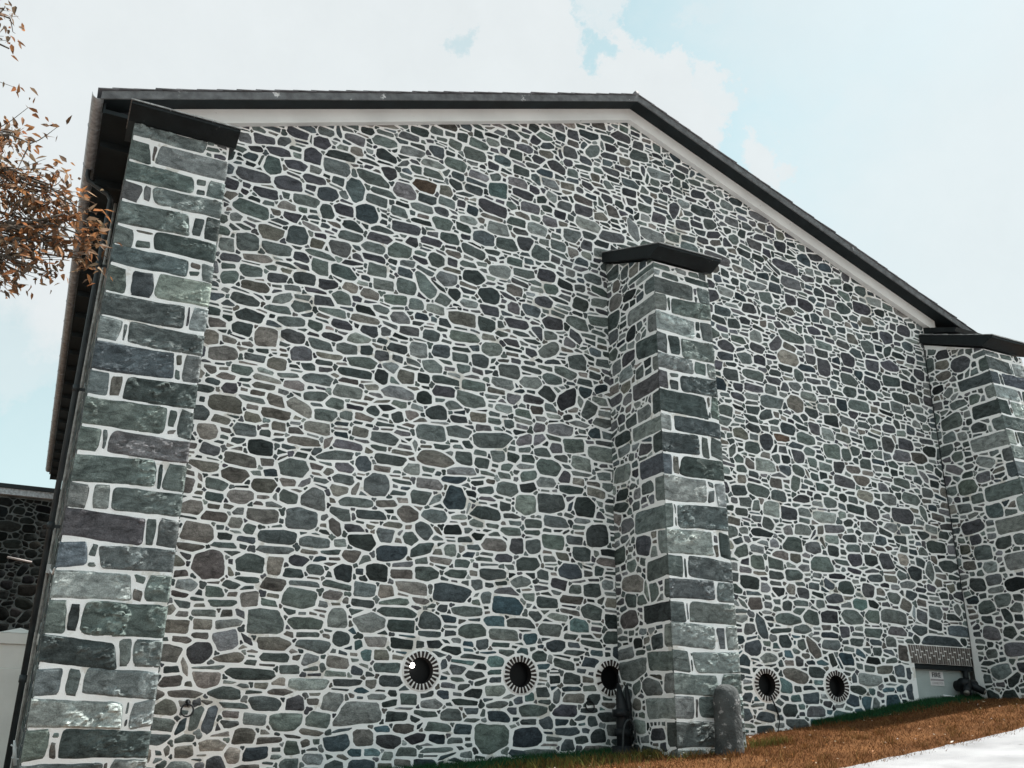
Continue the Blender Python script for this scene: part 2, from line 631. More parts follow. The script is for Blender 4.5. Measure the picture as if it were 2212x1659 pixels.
            f1, f2 = r.uniform(0, 6.28), r.uniform(0, 6.28)
            rad *= 1 + .012 * np.sin(3 * ph + f1) + .012 * np.sin(7 * ph + f2) + np.array([r.gauss(0, .012) for _ in range(rays)])
            rad = .05 * np.roll(rad, 1) + .90 * rad + .05 * np.roll(rad, -1)
            if rad.mean() < .010:
                continue
            out.append((cx, cy, rad * ux, rad * uy, tone))
        if slivers:
            out += self.chinks(out, mort, slivers)
        return out

    def chinks(self, stones, mort, least):
        """thin pinning stones in the mortar pockets that are left between the others"""
        r = self.rng
        res = self.res
        free = self.D > -.99
        if True:
            gxx, gyy = np.meshgrid(self.gx, self.gy)
            free &= self.edge(gxx, gyy) > mort

        def stamp(cx, cy, px, py):
            x0, x1, y0, y1 = cx + px.min(), cx + px.max(), cy + py.min(), cy + py.max()
            i0, i1 = max(int(x0 / res), 0), min(int(x1 / res) + 2, self.nx)
            j0, j1 = max(int(y0 / res), 0), min(int(y1 / res) + 2, self.ny)
            if i1 <= i0 or j1 <= j0:
                return
            th = np.arctan2(py, px)
            o = np.argsort(th)
            rr = np.hypot(px, py)[o]
            th = th[o]
            X = self.gx[i0:i1][None, :] - cx
            Y = self.gy[j0:j1][:, None] - cy
            lim = np.interp(np.arctan2(Y, X), th, rr, period=2 * np.pi)
            free[j0:j1, i0:i1] &= np.hypot(X, Y) > lim
        for q in stones:
            stamp(*q[:4])
        ph = np.linspace(0, 2 * np.pi, 16, endpoint=False)
        ux, uy = np.cos(ph), np.sin(ph)
        steps = np.arange(1, 22) * (res * .5)
        out = []
        for lvl in (4, 3, 2):
            e = free.copy()
            for _ in range(lvl):
                f = e.copy()
                f[1:] &= e[:-1]
                f[:-1] &= e[1:]
                f[:, 1:] &= e[:, :-1]
                f[:, :-1] &= e[:, 1:]
                e = f
            idx = np.flatnonzero(e.ravel())
            idx = idx[np.array([r.random() for _ in range(len(idx))]).argsort()] if len(idx) else idx
            for k in idx:
                j, i = divmod(int(k), self.nx)
                if not free[j, i]:
                    continue
                cx, cy = i * res, j * res
                tx = np.clip(((cx + steps[None, :] * ux[:, None]) / res + .5).astype(int), 0, self.nx - 1)
                ty = np.clip(((cy + steps[None, :] * uy[:, None]) / res + .5).astype(int), 0, self.ny - 1)
                hit = ~free[ty, tx]
                d = np.where(hit.any(1), steps[hit.argmax(1)], steps[-1]) - mort * 1.25
                if d.mean() < least or (d < -.004).any():
                    continue
                d = np.clip(d, .005, .10)
                d = np.minimum(d, 1.9 * np.percentile(d, 30))
                d = .28 * np.roll(d, 1) + .44 * d + .28 * np.roll(d, -1)
                if d.mean() < least * .8:
                    continue
                px, py = d * ux, d * uy
                stamp(cx, cy, px * 1.25, py * 1.25)
                out.append((cx, cy, px, py, r.choice('nndddlpmq')))
        return out

    def set_edge(self, fn):
        self.edge = fn


def jit(tone, r, s=.16):
    c = TONE[tone] if isinstance(tone, str) else tone
    k = 1 + r.gauss(0, s * 1.25)
    k = max(.55, min(1.5, k))
    return tuple(max(.012, q * k * (1 + r.gauss(0, .022))) for q in c)


def emit_stones(mb, stones, fn, r, hmin=.003, hmax=.009, mat=1):
    """fn(u, v, h) -> 3D"""
    mb.cm, mb.cs = mat, True
    for cx, cy, px, py, tone in stones:
        n = len(px)
        mb.ct = jit(tone, r)
        rad = np.hypot(px, py)
        ins = np.maximum(rad - .012, rad * .72) / rad
        h = r.uniform(hmin, hmax)
        tu, tv = r.gauss(0, .014), r.gauss(0, .014)
        vs = [fn(cx + px[k], cy + py[k], -.006) for k in range(n)]
        for k in range(n):
            x, y = px[k] * ins[k], py[k] * ins[k]
            vs.append(fn(cx + x, cy + y, max(.0015, h * .8 + tu * x + tv * y)))
        for k in range(n):
            x, y = px[k] * .45, py[k] * .45
            vs.append(fn(cx + x, cy + y, max(.0015, h + tu * x + tv * y + r.gauss(0, .0012))))
        vs.append(fn(cx, cy, h * 1.05))
        fs = []
        for k in range(n):
            q = (k + 1) % n
            fs += [(k, q, n + q, n + k), (n + k, n + q, 2 * n + q, 2 * n + k), (2 * n + k, 2 * n + q, 3 * n)]
        mb.add(vs, fs)
    mb.cm, mb.cs, mb.ct = 0, False, (1, 1, 1)


def quoin_block(mb, fn, u0, u1, v0, v1, r, free0=False, free1=False, rough=.5, tone='n', seed=0.0, h0=.012, mat=2, res=.020, chamfer=False):
    """one dressed corner block: a fine grid with rounded corners, a wavering outline and hewn, chipped faces"""
    W, H = u1 - u0, v1 - v0
    nx, ny = max(4, int(W / res)), max(4, int(H / res))
    col = jit(tone, r, .14)
    mb.cm, mb.cs, mb.ct = mat, True, col
    pts, tones, masks = [], [], []
    ox, oz = r.uniform(0, 50), r.uniform(0, 50)
    tilt_l, tilt_r = r.gauss(0, .012), r.gauss(0, .012)
    sl_l, sl_r = r.gauss(0, .016), r.gauss(0, .016)
    rc = [min(.30 * W, r.choice((.008, .014, .02, .035, .055))) for _ in range(4)]
    for j in range(ny + 1):
        t = -1 + 2 * j / ny
        for i in range(nx + 1):
            s = -1 + 2 * i / nx
            rs = 0 if (free0 and s < 0) or (free1 and s > 0) else 1
            q_ = (1 if s > 0 else 0) + (2 if t > 0 else 0)
            x = u0 + (s + 1) / 2 * W - (math.copysign(rc[q_], s) * abs(s) ** 9 * abs(t) ** 4 if rs else 0) + (sl_r if s > 0 else sl_l) * t * abs(s) ** 5 * rs
            y = v0 + (t + 1) / 2 * H - math.copysign(min(rc[q_], .03) * .7, t) * abs(t) ** 10 * abs(s) ** 11 * rs + (tilt_l * (1 - s) + tilt_r * (1 + s)) * .5
            e = max(abs(t), abs(s) if rs else 0)
            if e > .98:
                x += (mn.noise((x * 14 + ox, y * 14, 1.3)) * .008 + mn.noise((x * 5, y * 5, 4.1 + ox)) * .012) * rs
                y += mn.noise((x * 12, y * 14 + oz, 7.7)) * .006 + mn.noise((x * 4, y * 3 + oz, 2.7)) * .010
            f = mn.noise((x * 3.1 + ox, y * 4.2 + oz, 2.2))
            mask = max(0.0, min(1.0, (f + .20 * rough + (.45 * max(0, s) ** 2 if rough > .4 else 0) - .22) / .12)) * rough
            a = mn.fractal((x * 11 + ox, y * 17 + oz, 5.0), 1.0, 2.2, 5)
            rg = abs(mn.noise((x * 19 + oz + a * .7, y * 26 + ox + a * .7, 3.0)))
            big = mn.noise((x * 2.2 + oz, y * 3.0 + ox, 9.0))
            vp = mn.voronoi(Vector((x * 12 + ox + .5 * a, y * 17 + oz + .5 * a, 3.0)))[1][0]
            tv = mn.noise_vector(vp * 5.3)
            fac = (x * 12 + ox + .5 * a - vp.x) * tv.x + (y * 17 + oz + .5 * a - vp.y) * tv.y
            h = h0 + .006 * big + .0010 * a + mask * (.075 * fac + .014 + .012 * tv.z)
            masks.append(mask)
            edge = min(1 - abs(t), (1 - abs(s)) if rs else 1) 
            edge *= H / .36 if H < W else W / .36
            if edge < .06:
                h = h * (edge / .06) ** .6 - (.004 if edge < .002 else 0)
            if not rs and abs(s) > .999:
                h = h0
            if free1 and s > 0 and chamfer:
                dd = (1 - s) / 2 * W
                wv = .018 + .012 * mn.noise((oz, y * 16, 6.0))
                if dd < wv:
                    h = min(h, h0) - (wv - dd) * .9
            pts.append(fn(x, y, max(h, -.008 if edge < .05 else .0025)))
            tones.append(tuple(q * (1 + mask * max(0, .45 + 1.1 * tv.z)) for q in col))  # chip facets lightened in the colour as painted sun highlights
    fs = []
    for j in range(ny):
        for i in range(nx):
            k = j * (nx + 1) + i
            fs.append((k, k + 1, k + nx + 2, k + nx + 1))
    mb.add(pts, fs)
    mb.tone[-len(pts):] = tones
    mb.sm[-len(fs):] = [masks[f[0]] < .3 for f in fs]
    mb.cm, mb.cs, mb.ct = 0, False, (1, 1, 1)

# ------------------------------------------------------------------ ground, road, grass
BX = np.array([-60, -12, -4, 0, 3, 4.6, 6.4, 7.3, 8.2, 9.9, 10.7, 11.7, 13.7, 15.1, 18, 24, 60])
BZ = np.array([-2.2, -1.6, -1.15, -.78, -.52, -.40, -.26, -.20, -.10, .075, .165, .295, .61, .73, .95, 1.25, 2.2])


def ground_z(x, y):
    d = np.maximum(12 - np.asarray(y, dtype=float), 0)
    drop = np.where(d < 3.4, .010 * d + .0165 * d * d, .2247 + (d - 3.4) * .072)
    drop = np.minimum(drop, .2247 + 14 * .072)
    return np.interp(x, BX, BZ) - drop


def sheet(name, xs, ys, mat, dz=0.0, bumpy=0.0):
    mb = MB()
    X, Y = np.meshgrid(xs, ys)
    Z = ground_z(X, Y) + dz
    vs = []
    for j in range(len(ys)):
        for i in range(len(xs)):
            z = Z[j, i]
            if bumpy:
                z += bumpy * mn.noise((X[j, i] * 1.3, Y[j, i] * 1.3, .5)) * (1 if 7 < Y[j, i] < 13 and -2 < X[j, i] < 22 else 0)
            vs.append((X[j, i], Y[j, i], z))
    n = len(xs)
    mb.cs = True
    mb.add(vs, [(j * n + i, j * n + i + 1, (j + 1) * n + i + 1, (j + 1) * n + i) for j in range(len(ys) - 1) for i in range(n - 1)])
    return mb.build(name, mat)


gx = np.unique(np.concatenate([np.linspace(-600, -30, 12), np.linspace(-30, -4, 14), np.arange(-4, 22, .3), np.linspace(22, 60, 12), np.linspace(60, 600, 12)]))
gy = np.unique(np.concatenate([np.linspace(-600, -12, 12), np.linspace(-12, 7, 40), np.arange(7, 12.6, .15), np.linspace(12.6, 60, 14), np.linspace(60, 900, 10)]))
structure(sheet('ground', gx, gy, M['soil']))

# the pale road: its far kerb line is nearly parallel to the wall and frays into the grass
RE_X = np.array([-40, 0, 8.74, 10.2, 12.2, 16, 40])
RE_Y = np.array([7.6, 8.35, 8.70, 8.92, 9.05, 9.25, 10.2])
mb = MB()
rx = np.unique(np.concatenate([np.linspace(-40, 4, 60), np.arange(4, 18, .12), np.linspace(18, 40, 30)]))
rr = random.Random(5)
rows = [0, .12, .4, .9, 1.8, 3, 5, 8, 12, 16, 22]
vs = []
for i, x in enumerate(rx):
    ye = float(np.interp(x, RE_X, RE_Y)) + .05 * mn.noise((x * 2.3, 0, 0)) + .03 * mn.noise((x * 9, 3, 0))
    for k in rows:
        y = ye - k
        vs.append((x, y, float(ground_z(x, y)) + .012))
nr = len(rows)
mb.cs = True
mb.add(vs, [(i * nr + k, i * nr + k + 1, (i + 1) * nr + k + 1, (i + 1) * nr + k) for i in range(len(rx) - 1) for k in range(nr - 1)])
structure(mb.build('road', M['asphalt']))


def blades(name, n, place, hgt, wid, cols, seed, lean=.5):
    r = np.random.RandomState(seed)
    P = place(r, n)
    n = len(P)
    ang = r.uniform(0, 2 * np.pi, n)
    h = hgt[0] + (hgt[1] - hgt[0]) * r.rand(n) ** 1.5
    h *= P[:, 2]
    w = wid * (.6 + .8 * r.rand(n))
    lx, ly = r.normal(0, lean, n) * h, r.normal(0, lean, n) * h
    z0 = ground_z(P[:, 0], P[:, 1]) - .006
    dx, dy = np.cos(ang) * w, np.sin(ang) * w
    V = np.empty((n, 5, 3), dtype=np.float32)
    V[:, 0] = np.c_[P[:, 0] - dx, P[:, 1] - dy, z0]
    V[:, 1] = np.c_[P[:, 0] + dx, P[:, 1] + dy, z0]
    V[:, 2] = np.c_[P[:, 0] + dx * .7 + lx * .4, P[:, 1] + dy * .7 + ly * .4, z0 + h * .6]
    V[:, 3] = np.c_[P[:, 0] - dx * .7 + lx * .4, P[:, 1] - dy * .7 + ly * .4, z0 + h * .6]
    V[:, 4] = np.c_[P[:, 0] + lx, P[:, 1] + ly, z0 + h]
    base = np.arange(n)[:, None] * 5
    q = (base + np.array([0, 1, 2, 3])).ravel()
    t = (base + np.array([3, 2, 4])).ravel()
    me = bpy.data.meshes.new(name)
    me.vertices.add(n * 5)
    me.vertices.foreach_set('co', V.ravel())
    me.loops.add(n * 7)
    me.loops.foreach_set('vertex_index', np.concatenate([q, t]).astype(np.int32))
    me.polygons.add(n * 2)
    me.polygons.foreach_set('loop_start', np.concatenate([np.arange(n) * 4, n * 4 + np.arange(n) * 3]).astype(np.int32))
    C = np.array(cols)
    pick = C[r.randint(0, len(C), n)] * np.clip(1 + r.normal(0, .25, n), .45, 1.7)[:, None]
    T = np.ones((n, 5, 4), dtype=np.float32)
    T[:, :, :3] = pick[:, None, :]
    at = me.attributes.new('tone', 'FLOAT_COLOR', 'POINT')
    at.data.foreach_set('color', T.ravel())
    me.update(calc_edges=True)
    me.materials.append(M['grass'])
    o = bpy.data.objects.new(name, me)
    COL.objects.link(o)
    return o


BUTT = [(7.67, 8.76), (15.13, 16.25), (.12, 1.235)]


def free_of_building(x, y):
    ok = y < 11.97
    for a, c in BUTT:
        ok &= ~((x > a - .02) & (x < c + .03) & (y > 10.55))
    return ok


def dry_place(r, n):
    x = r.uniform(2.5, 19, n)
    y = 8.2 + (11.98 - 8.2) * r.rand(n)
    e = np.interp(x, RE_X, RE_Y)
    k = free_of_building(x, y) & (y > e - .10 + .10 * r.normal(0, .6, n))
    # thinner, worn grass along the road and in patches
    w = np.array([.5 + .5 * mn.noise((a * 1.1, b_ * 1.6, 4.0)) for a, b_ in zip(x, y)])
    k &= r.rand(n) < .45 + .75 * w
    return np.c_[x, y, .7 + .6 * w][k]


DRY = [(.150, .066, .028), (.180, .082, .035), (.115, .050, .022), (.085, .042, .022), (.20, .100, .048), (.145, .070, .034)]
tag(structure(blades('dry_grass', 150000, dry_place, (.015, .055), .0035, DRY, 3, .8), 'stuff'), 'short rust brown grass sloping up along the stone wall to the pale road', 'grass')


def shade_place(r, n):
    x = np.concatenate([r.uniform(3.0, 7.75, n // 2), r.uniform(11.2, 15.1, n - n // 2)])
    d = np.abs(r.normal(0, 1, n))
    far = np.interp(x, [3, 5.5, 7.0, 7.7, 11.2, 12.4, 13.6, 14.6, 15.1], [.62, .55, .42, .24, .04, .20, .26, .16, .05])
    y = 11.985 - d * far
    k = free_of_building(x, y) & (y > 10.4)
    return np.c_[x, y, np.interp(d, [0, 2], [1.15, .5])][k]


SHADE_GREENS = [(.020, .075, .035), (.028, .095, .040), (.016, .055, .034), (.035, .085, .030)]  # shade put into the blade colour where the buttress shadows fall
tag(structure(blades('shade_grass', 52000, shade_place, (.05, .13), .004, SHADE_GREENS, 8, .35), 'stuff'), 'longer grass along the foot of the stone wall, coloured dark green for the shade there', 'grass')


def edge_place(r, n):
    x = r.uniform(5.2, 9.4, n)
    y = np.where(x < 7.66, 11.3 - .8 * np.abs(r.normal(0, .5, n)), 10.62 - .06 * np.abs(r.normal(0, 1, n)))
    k = free_of_building(x, y) & (r.rand(n) < .3 + .7 * np.array([.5 + mn.noise((a * 2.7, 1, 2)) for a in x]))
    return np.c_[x, y, np.full(n, 1.0)][k]


tag(structure(blades('grass_tufts', 6000, edge_place, (.05, .15), .004, [(.11, .115, .030), (.15, .12, .04), (.09, .10, .03), (.15, .075, .03)], 12, .5), 'stuff'), 'yellow green grass tufts along the shaded corner by the middle buttress', 'grass')

def clump_place(r, n):
    c = r.uniform(0, 1, (260, 2)) * [13.5, 3.4] + [4.5, 8.6]
    k = r.randint(0, 260, n)
    p = c[k] + r.normal(0, .055, (n, 2))
    e = np.interp(p[:, 0], RE_X, RE_Y)
    ok = free_of_building(p[:, 0], p[:, 1]) & (p[:, 1] > e + .02)
    return np.c_[p, .6 + .5 * r.rand(n)][ok]


tag(structure(blades('grass_clumps', 9000, clump_place, (.05, .13), .0032, [(.16, .075, .026), (.20, .105, .045), (.11, .050, .020), (.13, .085, .030)], 31, .55), 'stuff'), 'taller straggly tawny grass clumps dotted over the brown verge', 'grass')

# ------------------------------------------------------------------ the stone building
SL, SR, AX = .343, .3755, 8.2


def gable(x, z0):
    """height of a line running parallel to the gable, z0 at the apex"""
    x = np.asarray(x, dtype=float)
    return np.where(x < AX, z0 - SL * (AX - x), z0 - SR * (x - AX))


bld = thing('stone_building', 'long rubble stone building with white mortar, pale gable boards and three stone buttresses', 'building', (8.2, 12.0, 0))
rnd = random.Random(41)

SEEDS = '''4.37,8.07,0.22,0.123,b 5.63,8.37,0.19,0.145,t 4.06,7.9,0.194,0.146,i 3.26,7.67,0.137,0.188,u 2.86,7.49,0.173,0.123,u 3.48,7.36,0.192,0.163,U 3.64,7.6,0.174,0.087,n 3.11,7.3,0.154,0.1,p 2.87,7.2,0.119,0.129,d 2.58,8.08,0.139,0.15,p 2.02,7.74,0.152,0.137,d 2.37,7.84,0.156,0.085,p 2.97,7.99,0.223,0.135,n 1.75,7.5,0.249,0.105,p 2.29,7.51,0.199,0.114,p 2.63,7.69,0.171,0.077,p 1.97,7.27,0.213,0.097,p 2.54,7.31,0.208,0.098,n 2.28,7.13,0.14,0.074,w 2.37,6.99,0.14,0.089,p 2.47,6.71,0.166,0.161,u 1.79,6.43,0.164,0.142,n 2.21,6.42,0.206,0.107,n 2.87,6.49,0.26,0.059,n 3.1,6.66,0.159,0.134,q 3.59,6.79,0.157,0.083,n 4.02,6.85,0.161,0.13,n 4.61,6.84,0.145,0.124,n 4.09,7.26,0.263,0.102,p 4.69,7.49,0.17,0.113,n 5.12,7.67,0.167,0.082,l 4.8,7.27,0.155,0.104,d 5.04,7.52,0.136,0.089,d 5.39,7.42,0.192,0.138,u 5.8,7.41,0.196,0.123,n 6.36,7.82,0.187,0.119,l 7.01,7.89,0.186,0.129,n 7.25,8.43,0.181,0.124,q 6.41,7.4,0.178,0.141,n 6.88,8.43,0.152,0.088,n 6.09,8.43,0.203,0.087,p 3.66,8.68,0.207,0.092,n 2.69,8.35,0.134,0.104,p 1.84,8.14,0.158,0.085,p 2.32,8.39,0.171,0.087,p 4.55,8.78,0.127,0.111,u 5.93,9.14,0.122,0.089,d 6.12,9.34,0.181,0.081,q 2.06,8,0.211,0.07,p 1.91,6.01,0.17,0.097,n 1.97,5.79,0.224,0.089,m 2.65,6.06,0.178,0.107,d 2.85,6.29,0.129,0.123,n 3.68,6.45,0.164,0.119,n 4.8,6.56,0.175,0.123,l 3.79,6.22,0.164,0.111,l 4.14,6.29,0.154,0.12,n 5.68,6.91,0.201,0.128,l 6.11,6.97,0.19,0.081,n 5.25,6.7,0.195,0.141,d 5.5,6.45,0.197,0.14,D 3.98,6.03,0.186,0.088,n 4.75,6.19,0.137,0.098,n 2.93,5.77,0.141,0.078,p 3.58,6.04,0.148,0.095,w 2.3,5.52,0.221,0.068,n 2.62,5.63,0.113,0.083,n 3.1,5.64,0.194,0.07,n 3.54,5.62,0.213,0.064,w 1.96,5.34,0.197,0.101,d 2.5,5.37,0.192,0.082,n 4.07,5.76,0.165,0.095,l 5.06,5.95,0.22,0.128,m 5.48,5.95,0.158,0.129,d 6.23,6.34,0.181,0.11,u 6.47,6.54,0.176,0.104,p 7.14,6.65,0.167,0.131,d 2.19,5.07,0.163,0.146,w 2.54,5.15,0.154,0.101,p 1.87,5.13,0.136,0.106,d 3.22,5.46,0.143,0.077,p 3.63,5.46,0.146,0.092,p 3.09,5.26,0.135,0.069,p 2.96,5.11,0.177,0.089,n 3.32,5.12,0.156,0.083,n 5.1,5.66,0.241,0.097,l 4.56,5.58,0.148,0.095,d 4.4,5.32,0.153,0.129,l 4.73,5.35,0.156,0.109,u 5.58,5.55,0.187,0.127,l 4.07,5.27,0.15,0.085,d 2.68,4.92,0.161,0.107,q 2.07,4.75,0.142,0.078,n 3.56,4.96,0.216,0.083,n 3.99,4.97,0.108,0.077,l 4.62,5.09,0.168,0.107,l 5.37,5.33,0.147,0.11,d 5.05,5.31,0.13,0.08,n 5.86,5.24,0.212,0.126,n 1.93,4.55,0.152,0.071,n 2.96,4.6,0.206,0.086,n 3.46,4.78,0.233,0.068,d 3.85,4.8,0.1,0.103,D 2.26,4.48,0.226,0.058,w 2.61,4.46,0.146,0.078,w 4.81,4.91,0.198,0.078,d 4.1,4.59,0.249,0.096,l 6.61,5.25,0.189,0.091,n 7.07,5.62,0.179,0.14,n 7.1,6.3,0.215,0.12,n 5.29,4.91,0.174,0.093,n 1.81,1.97,0.211,0.189,m 2.3,2.02,0.192,0.12,n 2.6,2.02,0.108,0.101,w 2.89,2.65,0.232,0.155,n 2.39,2.64,0.224,0.104,w 3.89,3.22,0.19,0.165,n 2.73,3.3,0.212,0.124,n 2,3.12,0.188,0.105,m 1.58,3.19,0.183,0.076,m 2.29,3.53,0.187,0.109,D 2.81,3.69,0.223,0.067,w 2.06,3.73,0.164,0.088,n 3.25,3.56,0.265,0.075,n 4.05,3.59,0.241,0.085,n 4.64,4.07,0.244,0.137,n 5.05,4.15,0.201,0.098,n 5.14,3.58,0.274,0.064,l 5.03,3.16,0.172,0.17,U 4.5,3.13,0.15,0.114,n 4.75,2.88,0.192,0.106,n 4.34,2.87,0.148,0.119,m 6.14,3.19,0.193,0.16,l 6.57,3.27,0.225,0.162,n 7.16,3.29,0.186,0.149,d 3.05,2.93,0.179,0.158,l 3.6,2.95,0.245,0.081,n 3.81,2.8,0.247,0.073,d 3.1,2.37,0.212,0.084,n 3.73,2.43,0.207,0.107,d 4.13,2.31,0.227,0.115,U 3.95,2.04,0.163,0.127,d 3.5,2,0.144,0.125,D 4.28,2.05,0.152,0.064,w 4.45,1.88,0.229,0.085,w 5.01,1.86,0.316,0.123,u 4.67,2.09,0.171,0.094,d 5.65,2.58,0.201,0.099,w 6,2.61,0.111,0.116,p 6.62,2.7,0.196,0.126,n 7.37,2.87,0.206,0.179,d 6.18,2.34,0.189,0.107,n 7.08,2.56,0.183,0.111,d 6.88,2.3,0.215,0.109,u 2.58,2.22,0.319,0.061,n 2.09,2.86,0.174,0.097,w 1.81,2.57,0.156,0.061,m 2.96,1.65,0.233,0.14,n 2.55,1.33,0.237,0.167,n 3.06,1.34,0.212,0.092,n 3.47,1.43,0.141,0.134,l 3.89,1.4,0.21,0.129,l 4.73,1.42,0.177,0.188,u 4.33,1.37,0.179,0.089,d 5.27,1.63,0.24,0.072,n 5.88,1.75,0.258,0.132,T 6.49,1.82,0.165,0.09,d 6.11,1.51,0.219,0.073,n 5.34,1.37,0.199,0.106,n 5.85,1.34,0.222,0.086,l 6.55,1.45,0.19,0.096,l 7.25,1.74,0.19,0.122,n 4.23,1.55,0.253,0.069,n 1.53,1.21,0.152,0.086,m 1.82,1.38,0.163,0.05,n 2.02,1.53,0.166,0.045,n 2.26,1.82,0.21,0.039,n 3.19,1.07,0.205,0.078,n 3.99,1.16,0.159,0.074,w 2.7,0.92,0.171,0.063,n 2.16,0.89,0.209,0.056,m 3.54,1.18,0.106,0.093,n 4.12,0.85,0.188,0.073,n 2.46,0.71,0.295,0.08,d 3.16,0.61,0.242,0.082,l 2.92,0.78,0.14,0.05,n 3.68,0.65,0.182,0.058,d 3.5,0.41,0.164,0.12,l 3.8,0.29,0.307,0.152,l 2.67,0.37,0.187,0.098,d 2.18,0.49,0.175,0.072,d 1.72,0.46,0.157,0.053,w 1.52,0.29,0.136,0.093,m 2.25,0.34,0.193,0.036,n 2.53,0.2,0.146,0.072,n 3.33,0.21,0.134,0.099,n 6.26,0.37,0.214,0.076,n 6.77,0.38,0.213,0.084,p 4.71,0.3,0.163,0.046,n 5.08,0.29,0.152,0.079,n 5.66,-0,0.263,0.207,n 6.19,0.03,0.245,0.133,U 5.39,0.8,0.16,0.06,d 4.88,0.14,0.199,0.053,n 5.23,0.13,0.124,0.069,U 4.6,-0,0.11,0.063,p 4.2,-0.04,0.14,0.087,p 4.87,-0.14,0.206,0.045,n 4.48,-0.17,0.129,0.051,n 4.73,-0.29,0.169,0.059,U 4.22,-0.22,0.074,0.065,l 6.83,0.11,0.197,0.064,u 4.43,0.12,0.134,0.07,m 5.13,-0.02,0.131,0.034,n 5.39,1.03,0.156,0.04,d 6.94,1.16,0.213,0.047,d 6.76,0.99,0.185,0.067,n 7.22,1.29,0.207,0.056,d 6.9,0.8,0.151,0.084,d 7.55,1.38,0.127,0.105,d 6.61,0.78,0.089,0.066,d 5.38,0.57,0.118,0.059,d 4.47,0.47,0.11,0.076,n 5.27,0.45,0.197,0.043,d 5.74,0.43,0.213,0.043,n 4.73,1.33,0.177,0.088,u 11.52,6.53,0.254,0.155,w 11.56,5.66,0.192,0.169,w 11.04,5.6,0.304,0.128,n 10.75,4.4,0.238,0.121,l 10.78,3.67,0.214,0.135,l 10.99,3.9,0.171,0.1,d 12.37,6.5,0.189,0.178,p 12.99,6.77,0.182,0.15,p 13.64,6.78,0.174,0.13,p 14.1,6.86,0.219,0.131,p 13.57,6.38,0.213,0.138,p 12.94,6.12,0.181,0.115,d 12.31,6.03,0.175,0.092,d 13.48,6.13,0.132,0.105,d 14.26,6.22,0.206,0.107,d 11.38,7.91,0.171,0.12,u 12.07,7.71,0.202,0.131,p 13.05,7.86,0.198,0.134,d 13.54,7.96,0.229,0.136,p 13.58,8.36,0.149,0.115,d 14.12,7.45,0.166,0.146,p 14.63,7.71,0.198,0.137,p 13.59,7.14,0.161,0.132,n 10.79,6.82,0.153,0.124,l 12.28,7.49,0.127,0.098,u 10.68,7.34,0.188,0.105,p 10.08,6.5,0.192,0.1,p 10.51,6.34,0.161,0.131,n 10.84,6.36,0.152,0.121,p 10.15,5.97,0.18,0.128,d 10.67,6.05,0.254,0.11,n 12.32,4.88,0.222,0.147,n 11.72,5.03,0.216,0.117,n 12.26,5.19,0.173,0.129,l 10.82,4.86,0.149,0.142,p 11.18,4.96,0.175,0.077,b 13.75,5.21,0.159,0.163,q 13.31,5.17,0.169,0.131,n 14.22,5.28,0.204,0.124,p 14.09,5.03,0.216,0.122,q 14.83,5.24,0.182,0.125,D 12.98,4.42,0.203,0.097,w 14.54,5.05,0.206,0.113,m 13.88,3.88,0.277,0.155,q 13.61,4.15,0.196,0.117,q 13.14,3.86,0.165,0.134,q 12.97,3.57,0.226,0.113,q 11.43,3.36,0.174,0.108,l 11.21,3.09,0.217,0.124,n 11.63,3.09,0.175,0.107,q 10.57,3.22,0.254,0.079,d 11.8,2.81,0.258,0.133,n 12.57,2.96,0.183,0.118,p 13.32,2.99,0.165,0.157,p 12.8,2.46,0.172,0.134,q 10.2,2.4,0.214,0.117,d 10.76,2.74,0.188,0.104,n 10.41,2.72,0.163,0.12,n 10.27,2.07,0.149,0.116,m 12.56,2.21,0.181,0.105,t 11.84,1.95,0.197,0.12,p 12.33,1.97,0.262,0.13,n 11.44,1.91,0.181,0.127,n 13.32,2.03,0.325,0.142,n 12.82,2.01,0.171,0.123,n 10.9,1.86,0.264,0.1,n 13.99,2.84,0.17,0.13,d 13.81,2.44,0.155,0.082,u 14.89,3.05,0.247,0.115,d 14.61,3.37,0.258,0.116,d'''
PORTS = [(4.63, .83), (6.08, .83), (7.53, .835), (10.38, .83), (11.83, .85)]
PR = .272
NICHE = (13.66, 15.14, -.6, 1.29)
LINT = (13.56, 15.14, 1.29, 1.585)
U0, V0 = 0.0, -.75                      # wall plane: u = x - U0, v = z - V0


def in_gable(u, v):
    return (u > .3) & (u < 16.2) & (v + V0 < gable(u, 10.60))


gab = Rubble(16.3, 12.2, in_gable, 7)
for px_, pz_ in PORTS:
    gab.disc(px_, pz_ - V0, PR)
gab.block(NICHE[0], NICHE[1] + .5, 0, LINT[3] - V0)
gab.block(LINT[0], LINT[1] + .5, LINT[2] - V0, LINT[3] - V0)
for a, c in BUTT:
    gab.block(a + .12, c - .12, 0, 7.3 - V0)
for tok in SEEDS.split():
    x, z, a, b_, tn = tok.split(',')
    x, z, a, b_ = float(x), float(z), float(a), float(b_)
    if any((x - p[0]) ** 2 + (z - p[1]) ** 2 < .27 ** 2 for p in PORTS):
        continue
    gab.add(x, z - V0, a * .97, b_ * .97, rnd.gauss(0, .05), rnd.choice((2.4, 3.0, 3.8, 5.0)), tn)
for x, z, a, b_, tn in [(14.38, 1.69, .66, .09, 'u'), (13.45, 1.44, .14, .14, 'm'), (13.55, 1.12, .12, .11, 'u'), (14.9, 1.88, .3, .1, 'u'),
                        (13.3, 1.13, .12, .1, 'u'), (13.5, .8, .12, .13, 'u'), (13.05, .62, .17, .16, 'T'), (13.45, .52, .1, .09, 'p'), (12.45, .6, .1, .12, 'T')]:
    gab.add(x, z - V0, a, b_, 0, 4.5, tn)


